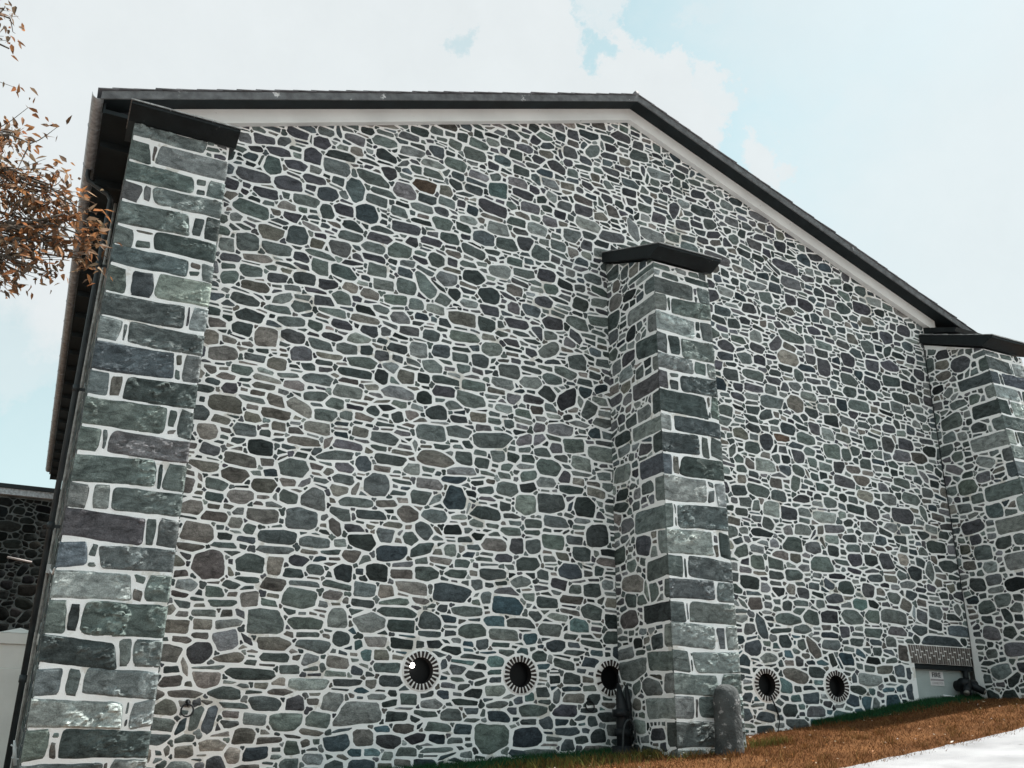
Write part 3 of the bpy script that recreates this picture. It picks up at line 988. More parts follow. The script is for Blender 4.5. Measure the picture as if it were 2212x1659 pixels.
def gable_tone(cx, cy, r, area):
    z = cy + V0
    t = r.choice(RAND_TONES)
    if z > 5.5 and r.random() < .30:
        t = r.choice('ppqdu')
    if z < 5 and cx < 4.5 and r.random() < .42:
        t = r.choice('mwwm')
    if z < 1.6 and cx > 3.5 and r.random() < .45:
        t = r.choice('uuUTdt')  # darker blues near the foot: vignette darkening put into the stone colour
    if area < .0012 and r.random() < .3:
        t = 'd'
    return t


gab.lean = lambda cy: -.055 if cy + V0 > 5.0 else -.01
gab.fill(3200, .070, .125, 1.15, 2.6, .09, 3, gable_tone)
gab.fill(11000, .038, .075, 1.6, 4.0, .09, 3, gable_tone)
gab.fill(20000, .020, .042, 1.7, 4.6, .13, 2, gable_tone)


def gab_edge(u, v):
    e = gable(u, 10.75) - (v + V0)
    for p in PORTS:
        e = np.minimum(e, np.hypot(u - p[0], v + V0 - p[1]) - PR + .006)
    x0, x1, z1 = LINT[0], 15.3, LINT[3] - V0
    qx, qz = np.maximum(x0 - u, u - x1), v - z1
    e = np.minimum(e, np.where((qx > 0) & (qz > 0), np.hypot(qx, qz), np.maximum(qx, qz)))
    return e


gab.set_edge(gab_edge)
gs = gab.grow(.0112, .065, 34, .0085)

# wall face with real openings for the portholes and the niche
bm = bmesh.new()


def loop(pts):
    vs = [bm.verts.new(p) for p in pts]
    for i in range(len(vs)):
        bm.edges.new((vs[i], vs[(i + 1) % len(vs)]))


loop([(.12, 12, -2.4), (NICHE[0], 12, -2.4), (NICHE[0], 12, NICHE[3]), (NICHE[1], 12, NICHE[3]), (NICHE[1], 12, -2.4), (16.3, 12, -2.4),
      (16.3, 12, float(gable(16.3, 10.72))), (AX, 12, 10.72), (.12, 12, float(gable(.12, 10.72)))])
for px_, pz_ in PORTS:
    loop([(px_ + .20 * math.cos(k * math.pi / 16), 12, pz_ + .20 * math.sin(k * math.pi / 16)) for k in range(32)])
bmesh.ops.triangle_fill(bm, use_beauty=True, use_dissolve=False, edges=bm.edges[:], normal=(0, -1, 0))
bm.verts.index_update()
mb = MB()
mb.add([v.co[:] for v in bm.verts], [[v.index for v in f.verts] for f in bm.faces])
bm.free()
emit_stones(mb, gs, lambda u, v, h: (u + U0, 12 - h, v + V0), rnd)
# returns of the niche
nx0, nx1, nz1 = NICHE[0], NICHE[1], NICHE[3]
mb.add([(nx0, 12, -2.4), (nx0, 12.13, -2.4), (nx0, 12.13, nz1), (nx0, 12, nz1), (nx1, 12, nz1), (nx1, 12.13, nz1)], [(0, 1, 2, 3), (3, 2, 5, 4)])
mb.build('gable_wall', [M['mortar'], M['stone']], bld)

mb = MB()
mb.add([(nx0 - .02, 12.13, -2.4), (nx1 + .02, 12.13, -2.4), (nx1 + .02, 12.13, nz1 + .02), (nx0 - .02, 12.13, nz1 + .02)], [(0, 1, 2, 3)])
mb.build('plaster_panel', M['plaster'], bld)

# long side walls and back
mb = MB()
for x0, x1 in ((.12, .5), (15.92, 16.3)):
    mb.box((x0, 12.004, -2.6), (x1, 33, 7.95))
mb.box((.5, 32.6, -2.6), (15.92, 33, 7.95))
wall_m = M['mortar']
side = MB()
side.cm = 0
for x0, x1 in ((.12, .5), (15.92, 16.3)):
    side.box((x0, 12.004, -2.6), (x1, 33, 7.6))
side.box((.5, 32.6, -2.6), (15.92, 33, 7.6))
srub = Rubble(12.0, 8.6, lambda u, v: (u > 0) & (v > 0), 19, .02)
srub.fill(2500, .08, .14, 1.2, 2.3, .07)
srub.fill(2500, .04, .08, 1.3, 2.6, .09)
srub.set_edge(lambda u, v: np.minimum(np.minimum(u, 12.0 - u), np.minimum(v, 8.55 - v)))
sst = srub.grow(.012, .03, 18)
emit_stones(side, sst, lambda u, v, h: (.12 - h, 12.05 + u, v - 1.05), rnd)
side.build('side_wall', [M['mortar'], M['stone']], bld)

# ---- brick lintel over the niche
lint = MB()
lint.box((LINT[0] - .01, 11.994, LINT[2] - .004), (LINT[1] - .002, 12.12, LINT[3] + .02))
lb = lint.build('brick_lintel', M['ring_mortar'], bld)
lint = MB()
x = LINT[0]
k = 0
while x < LINT[1] - .05:
    w = .041 + rnd.uniform(-.004, .006)
    zz = LINT[2]
    cut = (.10, .19, .14, .22)[k % 4] + rnd.uniform(-.015, .015)
    lean = -.035 * max(0, 1 - (x - LINT[0]) / .75)
    for z0, z1 in ((zz, zz + cut - .010), (zz + cut + .010, LINT[3] + .004)):
        y0 = 11.986 + rnd.uniform(-.003, .004)
        f0, f1 = lean * (1 - (z0 - zz) / .29), lean * (1 - (z1 - zz) / .29)
        s0 = .0 if lean == 0 else .0
        lint.ct = (1, 1, 1)
        vs = []
        for (yy) in (y0, 12.0):
            vs += [(x - f0 * 1.0, yy, z0), (x + w - f0, yy, z0), (x + w - f1, yy, z1), (x - f1, yy, z1)]
        lint.add(vs, [(0, 1, 2, 3), (4, 7, 6, 5), (0, 4, 5, 1), (1, 5, 6, 2), (2, 6, 7, 3), (3, 7, 4, 0)])
    x += w + .016
    k += 1
lint.build('brick', M['pale_brick'], lb)

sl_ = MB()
sl_.box((nx0 + .003, 12.03, 1.205), (nx1 - .003, 12.128, 1.2895))  # dark strip added in place of the shadow under the brick lintel
sl_.build('lintel_shadow_strip', M['soffit'], bld)

# ---- portholes
for i, (px_, pz_) in enumerate(PORTS):
    ring = MB()
    ring.cs = False
    n = 48
    # mortar annulus, with a rounded outer lip, and the brick-lined tunnel
    prof = [(.268, 12.001), (.262, 11.995), (.252, 11.991), (.174, 11.991), (.168, 11.995), (.168, 12.34)]
    vs, fs = [], []
    for r_, y_ in prof:
        for q in range(n):
            wob = 1 + (.03 * mn.noise((math.cos(q * 2 * math.pi / n) * 2.2 + i * 9, math.sin(q * 2 * math.pi / n) * 2.2, 3)) if r_ > .26 else 0)
            vs.append((px_ + r_ * wob * math.cos(q * 2 * math.pi / n), y_, pz_ + r_ * wob * math.sin(q * 2 * math.pi / n)))
    for j in range(len(prof) - 1):
        for q in range(n):
            ring.cm = 1 if j == len(prof) - 2 else 0
            fs.append((j * n + q, (j + 1) * n + q, (j + 1) * n + (q + 1) % n, j * n + (q + 1) % n))
    o_ = len(ring.v)
    ring.add(vs, [])
    for j in range(len(prof) - 1):
        ring.cm = 1 if j == len(prof) - 2 else 0
        for q in range(n):
            ring.f.append((j * n + q, j * n + (q + 1) % n, (j + 1) * n + (q + 1) % n, (j + 1) * n + q))
            ring.mi.append(ring.cm)
            ring.sm.append(True)
    nb = 25
    ring.cm = 2
    for q in range(nb):
        a = 2 * math.pi * (q + .5 * rnd.random() * .15) / nb
        if i == 2 and (a % 6.283) > 2.3 and (a % 6.283) < 3.9 and rnd.random() < .55:
            continue                                     # bricks smeared over with mortar
        r0, r1 = .168, .243 + rnd.uniform(-.007, .010)
        w0, w1 = .0115, .0185 + rnd.uniform(-.002, .002)
        yf = 11.983 + rnd.uniform(-.002, .002)
        c_, s_ = math.cos(a), math.sin(a)
        tn_ = jit((.075, .055, .048), rnd, .3)
        vs = []
        for yy in (yf, 12.02):
            for rr_, ww in ((r0, -w0), (r0, w0), (r1, w1), (r1, -w1)):
                vs.append((px_ + c_ * rr_ - s_ * ww, yy, pz_ + s_ * rr_ + c_ * ww))
        ring.cs = False
        ring.add(vs, [(3, 2, 1, 0), (4, 5, 6, 7), (0, 1, 5, 4), (1, 2, 6, 5), (2, 3, 7, 6), (3, 0, 4, 7)])
    ro = ring.build('porthole', [M['ring_mortar'], M['reveal'], M['brick']], bld, (px_, 12, pz_))
    pn = MB()
    pn.add([(px_, 12.11, pz_)] + [(px_ + .181 * math.cos(q * math.pi / 16), 12.11, pz_ + .181 * math.sin(q * math.pi / 16)) for q in range(32)],
           [(0, 1 + (q + 1) % 32, 1 + q) for q in range(32)])
    pn.build('pane', M['pane'], ro)

# ---- buttresses with dressed corner blocks
L_J = [6.96, 6.752, 6.449, 6.18, 5.915, 5.592, 5.318, 5.06, 4.718, 4.405, 4.109, 3.759, 3.462, 3.12, 2.817, 2.482, 2.201, 1.882, 1.59, 1.284, .934, .653, .368, .069, -.232, -.56, -.9]
L_S = ['0-.75', '0-.2 .27-1', '0-.69 .83-1', '0-.17 .29-1', '0-.7 .86-1', '0-.17 .37-1', '0-.75 .89-1', '0-.17 .22-.44 .46-1', '0-.79 .85-1', '0-.2 .27-1', '0-.75 .84-1',
       '0-.17 .32-1', '0-.75 .87-1', '0-.18 .26-1', '0-.73 .81-1', '0-.16 .2-.35 .37-1', '0-.7 .82-1', '0-.24 .34-1', '0-.66 .79-1', '0-.15 .28-1', '0-.62 .64-.74 .76-1',
       '0-.2 .24-.35 .38-1', '0-.75 .81-1', '0-.18 .27-1', '0-.64 .7-1', '0-.25 .3-1']
C_J = [6.93, 6.815, 6.687, 6.401, 6.096, 5.758, 5.415, 5.156, 4.855, 4.467, 4.193, 3.864, 3.543, 3.155, 2.785, 2.42, 2.105, 1.805, 1.495, 1.153, .854, .56, .255, -.10, -.40]
C_S = ['0-.3 .4-.6 .64-.83', '0-.1 .14-.44 .56-1', '0-.7 .79-1', '0-.2 .28-1', '0-.68 .8-1', '0-.17 .42-1', '0-.61 .86-1', '0-.15 .36-1', '0-.8 .88-1', '0-.17 .21-1', '0-.62 .66-.78 .82-1',
       '0-.14 .27-1', '0-.69 .84-1', '0-.12 .18-1', '0-.73 .83-1', '0-.22 .3-1', '0-.7 .74-1', '0-.22 .28-1', '0-.66 .83-1', '0-.24 .3-1', '0-.65 .7-1', '0-.27 .34-1', '0-1', '0-.4 .45-1']
R_J = [6.93, 6.80, 6.50, 6.22, 5.93, 5.62, 5.33, 5.02, 4.72, 4.40, 4.08, 3.77, 3.45, 3.12, 2.80, 2.47, 2.13, 1.80, 1.48, 1.15, .86, .58, .3, 0]
R_S = ['0-.35 .4-.7', '0-.6 .66-1', '0-.2 .3-1', '0-.6 .7-1', '0-.25 .32-1', '0-.65 .75-1', '0-.18 .27-1'] * 4

QT = 'nnnnnlldnnlnuql'


def buttress(label, x0, wtop, wbot, yfun, joints, splits, seed, wmain):
    r = random.Random(seed)
    zt, zb_ = joints[0], -1.3
    H = zt - joints[-1]
    vb = joints[-1]

    def width(z):
        return wbot + (wtop - wbot) * min(max((z - .2) / 6.5, 0), 1)
    def wav(x, y, z):                     # courses are never quite level
        return z + .035 * mn.noise((x * .9 + seed, y * .9, z * 1.1)) + .010 * mn.noise((x * 3.3 + seed, y * 3.3, z * 3))
    front = lambda u, v, h: (x0 + (u / wmain * width(v)), yfun(v) - h, wav(x0 + max(0, min(u, wmain)), 0, v))
    lside = lambda u, v, h: (x0 - h, yfun(v) + u, wav(x0, max(u, 0), v))
    rside = lambda u, v, h: (x0 + width(v) + h, yfun(v) + u, wav(x0 + wmain, max(u, 0), v))
    mb = MB()
    yb = 12.0
    bz = 7.50
    zs = np.linspace(zb_, zt, 14)
    vs = []
    for z in zs:
        vs += [(x0, yb, z), (x0, yfun(z), z), (x0 + width(z), yfun(z), z), (x0 + width(z), yb, z)]
    fs = []
    for k in range(len(zs) - 1):
        for q in range(3):
            fs.append((k * 4 + q, k * 4 + q + 1, k * 4 + 5 + q, k * 4 + 4 + q))
    nt_ = len(vs)
    vs += [(x0, yb, bz), (x0 + width(zt), yb, bz)]
    t = (len(zs) - 1) * 4
    fs += [(t, t + 1, nt_), (t + 2, t + 3, nt_ + 1), (t + 1, t + 2, nt_ + 1, nt_)]
    mb.add(vs, fs)
    f_r = Rubble(wmain, H, lambda u, v: (u > .02) & (u < wmain - .02), seed + 1, .01)
    D = 12 - yfun(3.0)
    l_r = Rubble(D, H + .6, lambda u, v: (u > .02) & (v < H + .03 + .55 * u / D), seed + 2, .013)
    r_r = Rubble(D, H + .6, lambda u, v: (u > .02) & (v < H + .03 + .55 * u / D), seed + 3, .013)
    m_ = .0100
    h0 = .012
    for ci in range(len(joints) - 1):
        z1, z0 = joints[ci], joints[ci + 1]
        segs = [tuple(float(q) for q in s.split('-')) for s in splits[ci % len(splits)].split()]
        for si, (a, c) in enumerate(segs):
            f0, f1 = a == 0, c == 1
            u0 = -h0 if f0 else a * wmain - .004
            u1 = wmain + h0 if f1 else c * wmain + .004
            tn_ = r.choice(QT)
            big = (c - a) > .33
            rg = (1.0 if r.random() < .6 else .55) if big else (.75 if f1 else .3)
            if a < .05 and not big:
                rg = .15
            quoin_block(mb, front, u0, u1, z0 + m_, z1 - m_, r, f0, f1, rg, tn_, 0, h0, chamfer=True)
            f_r.block(a * wmain, c * wmain, z0 - vb, z1 - vb)
            if si + 1 < len(segs):
                g0, g1 = c * wmain + .016, segs[si + 1][0] * wmain - .016
                if g1 - g0 > .025:
                    zc = z0 + (z1 - z0) * r.uniform(.35, .65)
                    spans = [(z0 + .018, z1 - .018)] if r.random() < .6 else [(z0 + .016, zc - .009), (zc + .009, z1 - .016)]
                    for q0, q1 in spans:
                        if q1 - q0 > .03:
                            iw = (g1 - g0) * r.uniform(.0, .18)
                            side = r.random()
                            quoin_block(mb, front, g0 + iw * side, g1 - iw * (1 - side), q0 + r.uniform(0, .03), q1 - r.uniform(0, .03), r, False, False, .6 if a > .2 else .3, r.choice('nndqm'), 0, .010, res=.012)
                f_r.block(c * wmain, segs[si + 1][0] * wmain, z0 - vb, z1 - vb)
            if f0 or f1:
                ln = (r.uniform(.14, .30) if (c - a) > .33 else r.uniform(.52, .84))
                ln = min(ln, D - .2)
                fn_ = lside if f0 else rside
                if f0 or not f0:
                    quoin_block(mb, fn_, -h0 if f0 else .012, ln - .01, z0 + m_, z1 - m_, r, True, False, .12, tn_, 0, h0, res=.05)
                (l_r if f0 else r_r).block(0, ln, z0 - vb, z1 - vb)
    for rb, tr in ((f_r, 1), (l_r, 1), (r_r, .6)):
        if rb is not f_r:
            rb.fill(int(900 * tr), .085, .165, 1.2, 2.2, .10, 3)
            rb.fill(int(2200 * tr), .045, .085, 1.2, 2.4, .12)
        else:
            rb.fill(300, .03, .06, 1.2, 2.5, .2)
        rb.fill(int(3000 * tr), .024, .045, 1.2, 3.0, .3)
        Wd = rb.W
        rb.set_edge(lambda u, v, rb=rb, Wd=Wd: np.where((rb.at(u, v) < -.5), -1.0, np.where(u < -.0, -1.0, np.where(u > Wd + .02, -1.0, 1.0))))
        # stop stones at the dressed blocks by testing the raster taken before the stones were thrown in
    for rb, fn_ in ((f_r, front), (l_r, lside), (r_r, rside)):
        emit_stones(mb, rb.grow(.0105, .11, 28, .010), lambda u, v, h, fn_=fn_: fn_(u, v + vb, h), r, .003, .010)
    bo = mb.build('buttress', [M['mortar'], M['stone'], M['quoin']], bld, (x0, 12, 0))
    bo['label'] = label
    # sloping cap
    cap = MB()
    y0 = yfun(7) - .27
    poly = [(y0, 7.085), (12.0, 7.70), (12.0, 7.53), (yfun(7) - .02, 6.965), (y0 + .03, 7.045), (y0, 7.05)]
    xa, xb_ = x0 - .085, x0 + wtop + .075
    cap.prism(poly, lambda p, t: (t, p[0], p[1]), xa, xb_)
    # slates on the slope, standing a little proud at the eaves
    cap.cm = 1
    for k in range(5):
        s0, s1 = k / 5, (k + 1.12) / 5
        ya, yb2 = y0 - .02 + (12 - y0) * s0, min(y0 - .02 + (12 - y0) * s1, 12.0)
        za, zb2 = 7.085 + .615 * s0, 7.085 + .615 * s1
        jag = r.uniform(0, .012)
        xx = xa - .01
        while xx < xb_ - .02:
            ww = min(r.uniform(.2, .3), xb_ + .012 - xx)
            dz = r.uniform(-.003, .004)
            cap.add([(xx, ya, za + .004), (xx + ww - .006, ya, za + .004), (xx + ww - .006, yb2, zb2 + .002), (xx, yb2, zb2 + .002),
                     (xx, ya, za + .022 + dz), (xx + ww - .006, ya, za + .022 + dz), (xx + ww - .006, yb2, zb2 + .008), (xx, yb2, zb2 + .008)],
                    [(0, 3, 2, 1), (4, 5, 6, 7), (0, 1, 5, 4), (1, 2, 6, 5), (2, 3, 7, 6), (3, 0, 4, 7)])
            xx += ww
    cap.build('buttress_cap', [M['lead'], M['cap_slate']], bo)
    return bo


buttress('buttress at the left corner, beside the gutter and downpipe', .12, 1.115, 1.11, lambda z: 10.65, L_J, L_S, 100, 1.112)
buttress('middle buttress under the apex, a stone post at its foot', 7.665, 1.02, 1.10, lambda z: 10.65, C_J, C_S, 200, 1.06)
buttress('buttress at the right end, beside the fire connection', 15.13, 1.05, 1.2, lambda z: 10.69 - max(0, min(6.9 - z, 6.5)) * .09, R_J, R_S, 300, 1.1)

# ---- gable boards, soffit, verge, roof
def strip(mb, xs, y0, y1, zlo, zhi):
    """a bar following the gable; xs = three x positions (left, apex, right)"""
    vs = []
    for x in xs:
        a, c = float(gable(x, zlo)), float(gable(x, zhi))
        vs += [(x, y0, a), (x, y1, a), (x, y1, c), (x, y0, c)]
    n = len(xs)
    fs = [(0, 1, 2, 3), tuple(4 * (n - 1) + k for k in (3, 2, 1, 0))]
    for i in range(n - 1):
        for k in range(4):
            fs.append((4 * i + k, 4 * i + 4 + k, 4 * i + 4 + (k + 1) % 4, 4 * i + (k + 1) % 4))
    mb.add(vs, fs)


gb = MB()
strip(gb, [.35, AX, 15.45], 11.89, 11.999, 10.535, 10.775)
gb.build('gable_board', M['white_paint'], bld, bevel=.006)
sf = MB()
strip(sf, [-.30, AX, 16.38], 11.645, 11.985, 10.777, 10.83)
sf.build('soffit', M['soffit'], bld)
vg = MB()
strip(vg, [-.335, AX, 16.42], 11.62, 11.643, 10.762, 10.885)
vo = vg.build('verge_board', M['verge'], bld)
rf = MB()
strip(rf, [-.33, AX, 16.42], 11.645, 33.2, 10.832, 10.91)
ro = rf.build('roof', M['slate'], bld)
vs_ = MB()
for sgn, sl, x_end in ((-1, SL, -.36), (1, SR, 16.44)):
    L_ = abs(x_end - AX) * math.sqrt(1 + sl * sl)
    ux, uz = sgn / math.sqrt(1 + sl * sl), -sl / math.sqrt(1 + sl * sl)
    s = .02
    while s < L_:
        ln = .36
        for y0, y1 in ((11.60, 11.90), (11.905, 12.22)):
            ys_ = y0 + rnd.uniform(-.008, .008)
            lift0, lift1 = .004, .019 + rnd.uniform(-.004, .006)
            pts = []
            for dz in (0, .011):
                for t, lf in ((s, lift0), (min(s + ln, L_ + .03), lift1)):
                    for y in (ys_, y1):
                        pts.append((AX + ux * t - uz * 0, y, 10.888 + uz * t + lf + dz))
            vs_.add(pts, [(0, 2, 3, 1), (4, 5, 7, 6), (0, 4, 6, 2), (2, 6, 7, 3), (3, 7, 5, 1), (1, 5, 4, 0)])
        s += .275
vs_.build('verge_slates', M['slate'], ro)
rc = MB()
rc.cs = True
rc.tube([(AX, 11.64, 10.95), (AX, 33.2, 10.95)], .05, 10)
rc.build('ridge_cap', M['slate'], ro)

# ---- left eaves: soffit box, half-round gutter, downpipe, conduit
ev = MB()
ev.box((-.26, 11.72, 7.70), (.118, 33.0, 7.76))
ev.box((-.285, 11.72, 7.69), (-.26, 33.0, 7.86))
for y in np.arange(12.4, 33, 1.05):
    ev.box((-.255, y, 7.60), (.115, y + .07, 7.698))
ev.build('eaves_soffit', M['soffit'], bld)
gt = MB()
gt.cs = True
gr = .085
gc = (-.365, 7.915)
prof = [(gc[0] + gr * math.cos(a), gc[1] + gr * math.sin(a)) for a in np.linspace(math.pi, 2 * math.pi, 13)]
inner = [(gc[0] + (gr - .008) * math.cos(a), gc[1] + (gr - .008) * math.sin(a)) for a in np.linspace(2 * math.pi, math.pi, 13)]
gt.cs = False
gt.prism(prof + inner, lambda p, t: (p[0], t, p[1]), 11.64, 32.6)
for y in np.arange(12.4, 32.5, 1.05):
    gt.prism([(gc[0] + (gr + .007) * math.cos(a), gc[1] + (gr + .007) * math.sin(a)) for a in np.linspace(math.pi, 2 * math.pi, 13)], lambda p, t: (p[0], t, p[1]), y, y + .03)
for q in gt.f:
    pass
gt.build('gutter', M['gutter'], bld)
dp = MB()
px0, py0 = 0.0, 13.5
dp.tube([(-.365, 13.5, 7.86), (-.365, 13.5, 7.74), (-.34, 13.5, 7.66), (-.05, 13.5, 7.50), (px0, py0, 7.42), (px0, py0, 7.2), (px0, py0, -1.4)], .036, 12)
for z in (6.3, 4.4, 2.5, .6):
    dp.tube([(px0, py0, z), (px0, py0, z + .09)], .045, 12)
dpo = dp.build('downpipe', M['pipe'], bld)
for z in (6.32, 4.42, 2.52):
    br = MB()
    br.box((px0 - .05, py0 - .012, z), (.122, py0 + .012, z + .04))
    br.build('pipe_bracket', M['pipe'], dpo)
cd = MB()
cd.tube([(.075, 13.9, 7.6), (.062, 13.9, 5), (.06, 13.9, 2.2), (.064, 13.9, -1.4)], .020, 8)
cdo = cd.build('conduit', M['conduit'], bld)
cl = MB()
cl.box((.005, 13.80, 1.98), (.085, 13.88, 2.10))
cl.tube([(.08, 13.84, 2.04), (.10, 11.3, 1.62), (.108, 10.9, 1.62)], .012, 6)
cl.build('pipe_clamp', M['white_pipe'], cdo)
vt = MB()
vt.tube([(.03, 13.4, -.06), (.05, 13.4, -.16), (.085, 13.4, -.34)], [.012, .022, .02], 8)
vt.tube([(.0, 13.4, -.11), (.075, 13.4, -.15)], .010, 6)
vt.tube([(.03, 13.4, -.25), (.11, 13.4, -.27)], .012, 6)
vt.build('pipe_tap', M['white_pipe'], dpo)
# kneeler slab above the right buttress cap
kn = MB()
kn.prism([(11.25, 7.62), (12.0, 7.90), (12.0, 7.78), (11.30, 7.55)], lambda p, t: (t, p[0], p[1]), 15.22, 16.4)
kn.build('kneeler_slab', M['lead'], bld)

# ------------------------------------------------------------------ things on and beside the wall
def text_mesh(mb, txt, size, fn, width=None, bold=0.0):
    cu = bpy.data.curves.new('lettering', 'FONT')
    cu.body = txt
    cu.size = size
    cu.align_x = 'CENTER'
    cu.align_y = 'CENTER'
    cu.offset = bold
    ob = bpy.data.objects.new('lettering', cu)
    COL.objects.link(ob)
    dg = bpy.context.evaluated_depsgraph_get()
    me = bpy.data.meshes.new_from_object(ob.evaluated_get(dg))
    xs = [v.co.x for v in me.vertices]
    k = width / (max(xs) - min(xs)) if width else 1
    mb.add([fn(v.co.x * k, v.co.y) for v in me.vertices], [tuple(p.vertices) for p in me.polygons])
    bpy.data.objects.remove(ob)
    bpy.data.curves.remove(cu)
    bpy.data.meshes.remove(me)


sx, sz, sy = 14.30, 1.055, 12.118
sg = thing('fire_sign', 'small white sign reading FIRE CONNECTION on the pale plaster under the brick lintel', 'sign', (sx, 12.13, sz))
mb = MB()
mb.box((sx - .167, sy, sz - .118), (sx + .167, 12.129, sz + .118))
mb.build('plate', M['sign_white'], sg, bevel=.004)
mb = MB()
text_mesh(mb, 'FIRE', .11, lambda x, y: (sx - .01 + x, sy - .003, sz + .058 + y), .215, .003)
mb.build('lettering', M['sign_ink'], sg)
mb = MB()
mb.box((sx - .160, sy - .003, sz - .036), (sx + .160, sy + .002, sz - .006))
mb.build('band', M['sign_grey'], sg)
mb = MB()
text_mesh(mb, 'CONNECTION', .055, lambda x, y: (sx + x, sy - .003, sz - .075 + y), .27, .0008)
mb.build('lettering', M['sign_grey'], sg)

hc = thing('hose_connection', 'black twin hose inlet on a pipe in the corner beside the plaster panel', 'hose connection', (14.78, 12.05, .90))
mb = MB()
mb.tube([(14.78, 12.13, .95), (14.78, 11.98, .95), (14.76, 11.90, .93)], [.09, .11, .115], 16)
mb.tube([(14.62, 11.90, .99), (14.96, 11.90, .96)], [.08, .08], 14)
mb.tube([(14.78, 11.88, .98), (14.53, 11.74, .815)], [.066, .060], 14)
mb.tube([(14.78, 11.88, .98), (14.92, 11.70, .84)], [.066, .060], 14)
mb.tube([(14.95, 12.05, .98), (14.97, 12.06, 1.27)], [.05, .05], 12)
mb.tube([(14.80, 11.98, .95), (14.82, 11.98, .60)], [.09, .10], 12)
mb.build('body', M['black_iron'], hc)
for (a, c) in (((14.535, 11.743, .818), (14.505, 11.726, .798)), ((14.918, 11.703, .843), (14.936, 11.68, .825))):
    mb = MB()
    mb.tube([a, c], [.052, .045], 16)
    mb.build('inlet_cap', M['brass'], hc)

wp = MB()
wp.tube([(14.17, 11.93, .765), (14.30, 11.93, .762), (14.43, 11.93, .752), (14.465, 11.93, .73), (14.468, 11.93, .66), (14.468, 11.93, .50)], .017, 8)
tag(wp.build('drain_pipe', M['white_pipe'], None, (14.468, 11.93, .6)), 'thin white bent pipe below the sign, left of the black hose inlet', 'pipe')

for lab, x, z in (('black iron ring hanging on the wall near the left buttress', 1.757, .375), ('black iron ring hanging on the wall left of the middle buttress', 7.153, .535)):
    ir = thing('iron_ring', lab, 'iron ring', (x, 12, z), 'iron rings on the wall')
    mb = MB()
    mb.lathe([(.030, 0), (.028, -.012), (.014, -.02), (.012, -.03)], 12, (x, 12.0, z), 'y')
    mb.tube([(x, 11.99, z), (x, 11.955, z - .004), (x, 11.955, z - .035), (x, 11.975, z - .04)], .012, 8)
    mb.build('eye_bolt', M['black_iron'], ir)
    mb = MB()
    mb.tube([(x + .068 * math.sin(a), 11.962 + .01 * math.cos(a), z - .092 + .068 * math.cos(a)) for a in np.linspace(0, 2 * math.pi, 29)], .0105, 8, cap=False)
    mb.build('ring', M['black_iron'], ir)

# stone post at the foot of the middle buttress
bx, by = 8.315, 10.42
gz = float(ground_z(bx, by))
mb = MB()
mb.cs = True
prof = [(.192, gz - .25), (.192, gz + .05), (.186, gz + .3), (.180, gz + .48), (.178, .52), (.170, .575), (.150, .635), (.115, .672), (.065, .694), (.015, .700)]
prof2 = []
for i in range(len(prof) - 1):
    for k in range(3):
        t = k / 3
        prof2.append((prof[i][0] * (1 - t) + prof[i + 1][0] * t, prof[i][1] * (1 - t) + prof[i + 1][1] * t))
prof2.append(prof[-1])
vs, fs, n = [], [], 40
for r_, z in prof2:
    for q in range(n):
        a = 2 * math.pi * q / n
        w = 1 + .05 * mn.noise((math.cos(a) * 2.4, math.sin(a) * 2.4, z * 3.2)) + .03 * mn.noise((math.cos(a) * 7, math.sin(a) * 7, z * 9))
        if -1.9 < a - math.pi * 1.5 + 1.4 < -1.55:
            w -= .035
        vs.append((bx + r_ * w * math.cos(a), by + r_ * w * math.sin(a) * .92, z + .012 * mn.noise((math.cos(a) * 3, math.sin(a) * 3, 1))))
for i in range(len(prof2) - 1):
    for q in range(n):
        fs.append((i * n + q, i * n + (q + 1) % n, (i + 1) * n + (q + 1) % n, (i + 1) * n + q))
fs.append(tuple(range((len(prof2) - 1) * n, len(prof2) * n)))
mb.add(vs, fs)
tag(mb.build('stone_bollard', M['bollard'], None, (bx, by, gz)), 'weathered round-topped stone post standing against the foot of the middle buttress', 'bollard')

# dark standpipe in the corner under the third porthole
spx, spy = 7.46, 11.62
g = float(ground_z(spx, spy))
sp = thing('standpipe', 'black standpipe with a looped hose in the corner beside the middle buttress', 'standpipe', (spx, spy, g))
mb = MB()
mb.tube([(spx, spy, g - .1), (spx, spy, .30), (spx - .005, spy, .46), (spx - .01, spy + .03, .58), (spx + .015, spy + .08, .68), (spx + .04, spy + .14, .74)], [.085, .085, .075, .055, .035, .02], 14)
mb.tube([(spx - .02, spy, .30), (spx - .02, spy, .40)], .12, 14)
mb.tube([(spx, spy, .05), (spx, spy, .15)], .115, 14)
mb.tube([(spx + .07, spy - .02, .72), (spx + .10, spy - .02, .45), (spx + .10, spy - .02, -.1)], [.022, .045, .05], 10)
mb.tube([(spx, spy, .35), (spx - .13, spy - .10, .34)], [.055, .05], 12)
mb.tube([(spx, spy, g - .1), (spx, spy, g + .12)], [.20, .15], 16)
mb.build('pipe', M['black_iron'], sp)
mb = MB()
pts = []
for k in range(25):
    t = k / 24
    a = math.pi * (1.15 - 1.3 * t)
    pts.append((spx + .02 + .105 * math.cos(a) * (1 if t < .5 else .9), spy - .14, .02 + .245 * math.sin(a) if math.sin(a) > 0 else .02 + .12 * math.sin(a)))
pts = [(spx - .10, spy - .13, g + .02), (spx - .095, spy - .14, -.08)] + pts[2:-2] + [(spx + .08, spy - .15, -.02), (spx + .055, spy - .16, -.08)]
mb.tube(pts, .014, 8)
mb.build('hose', M['hose'], sp)
mb = MB()
mb.tube([(spx + .055, spy - .16, -.05), (spx + .045, spy - .165, -.085)], .013, 8)
mb.build('nozzle', M['brass'], sp)

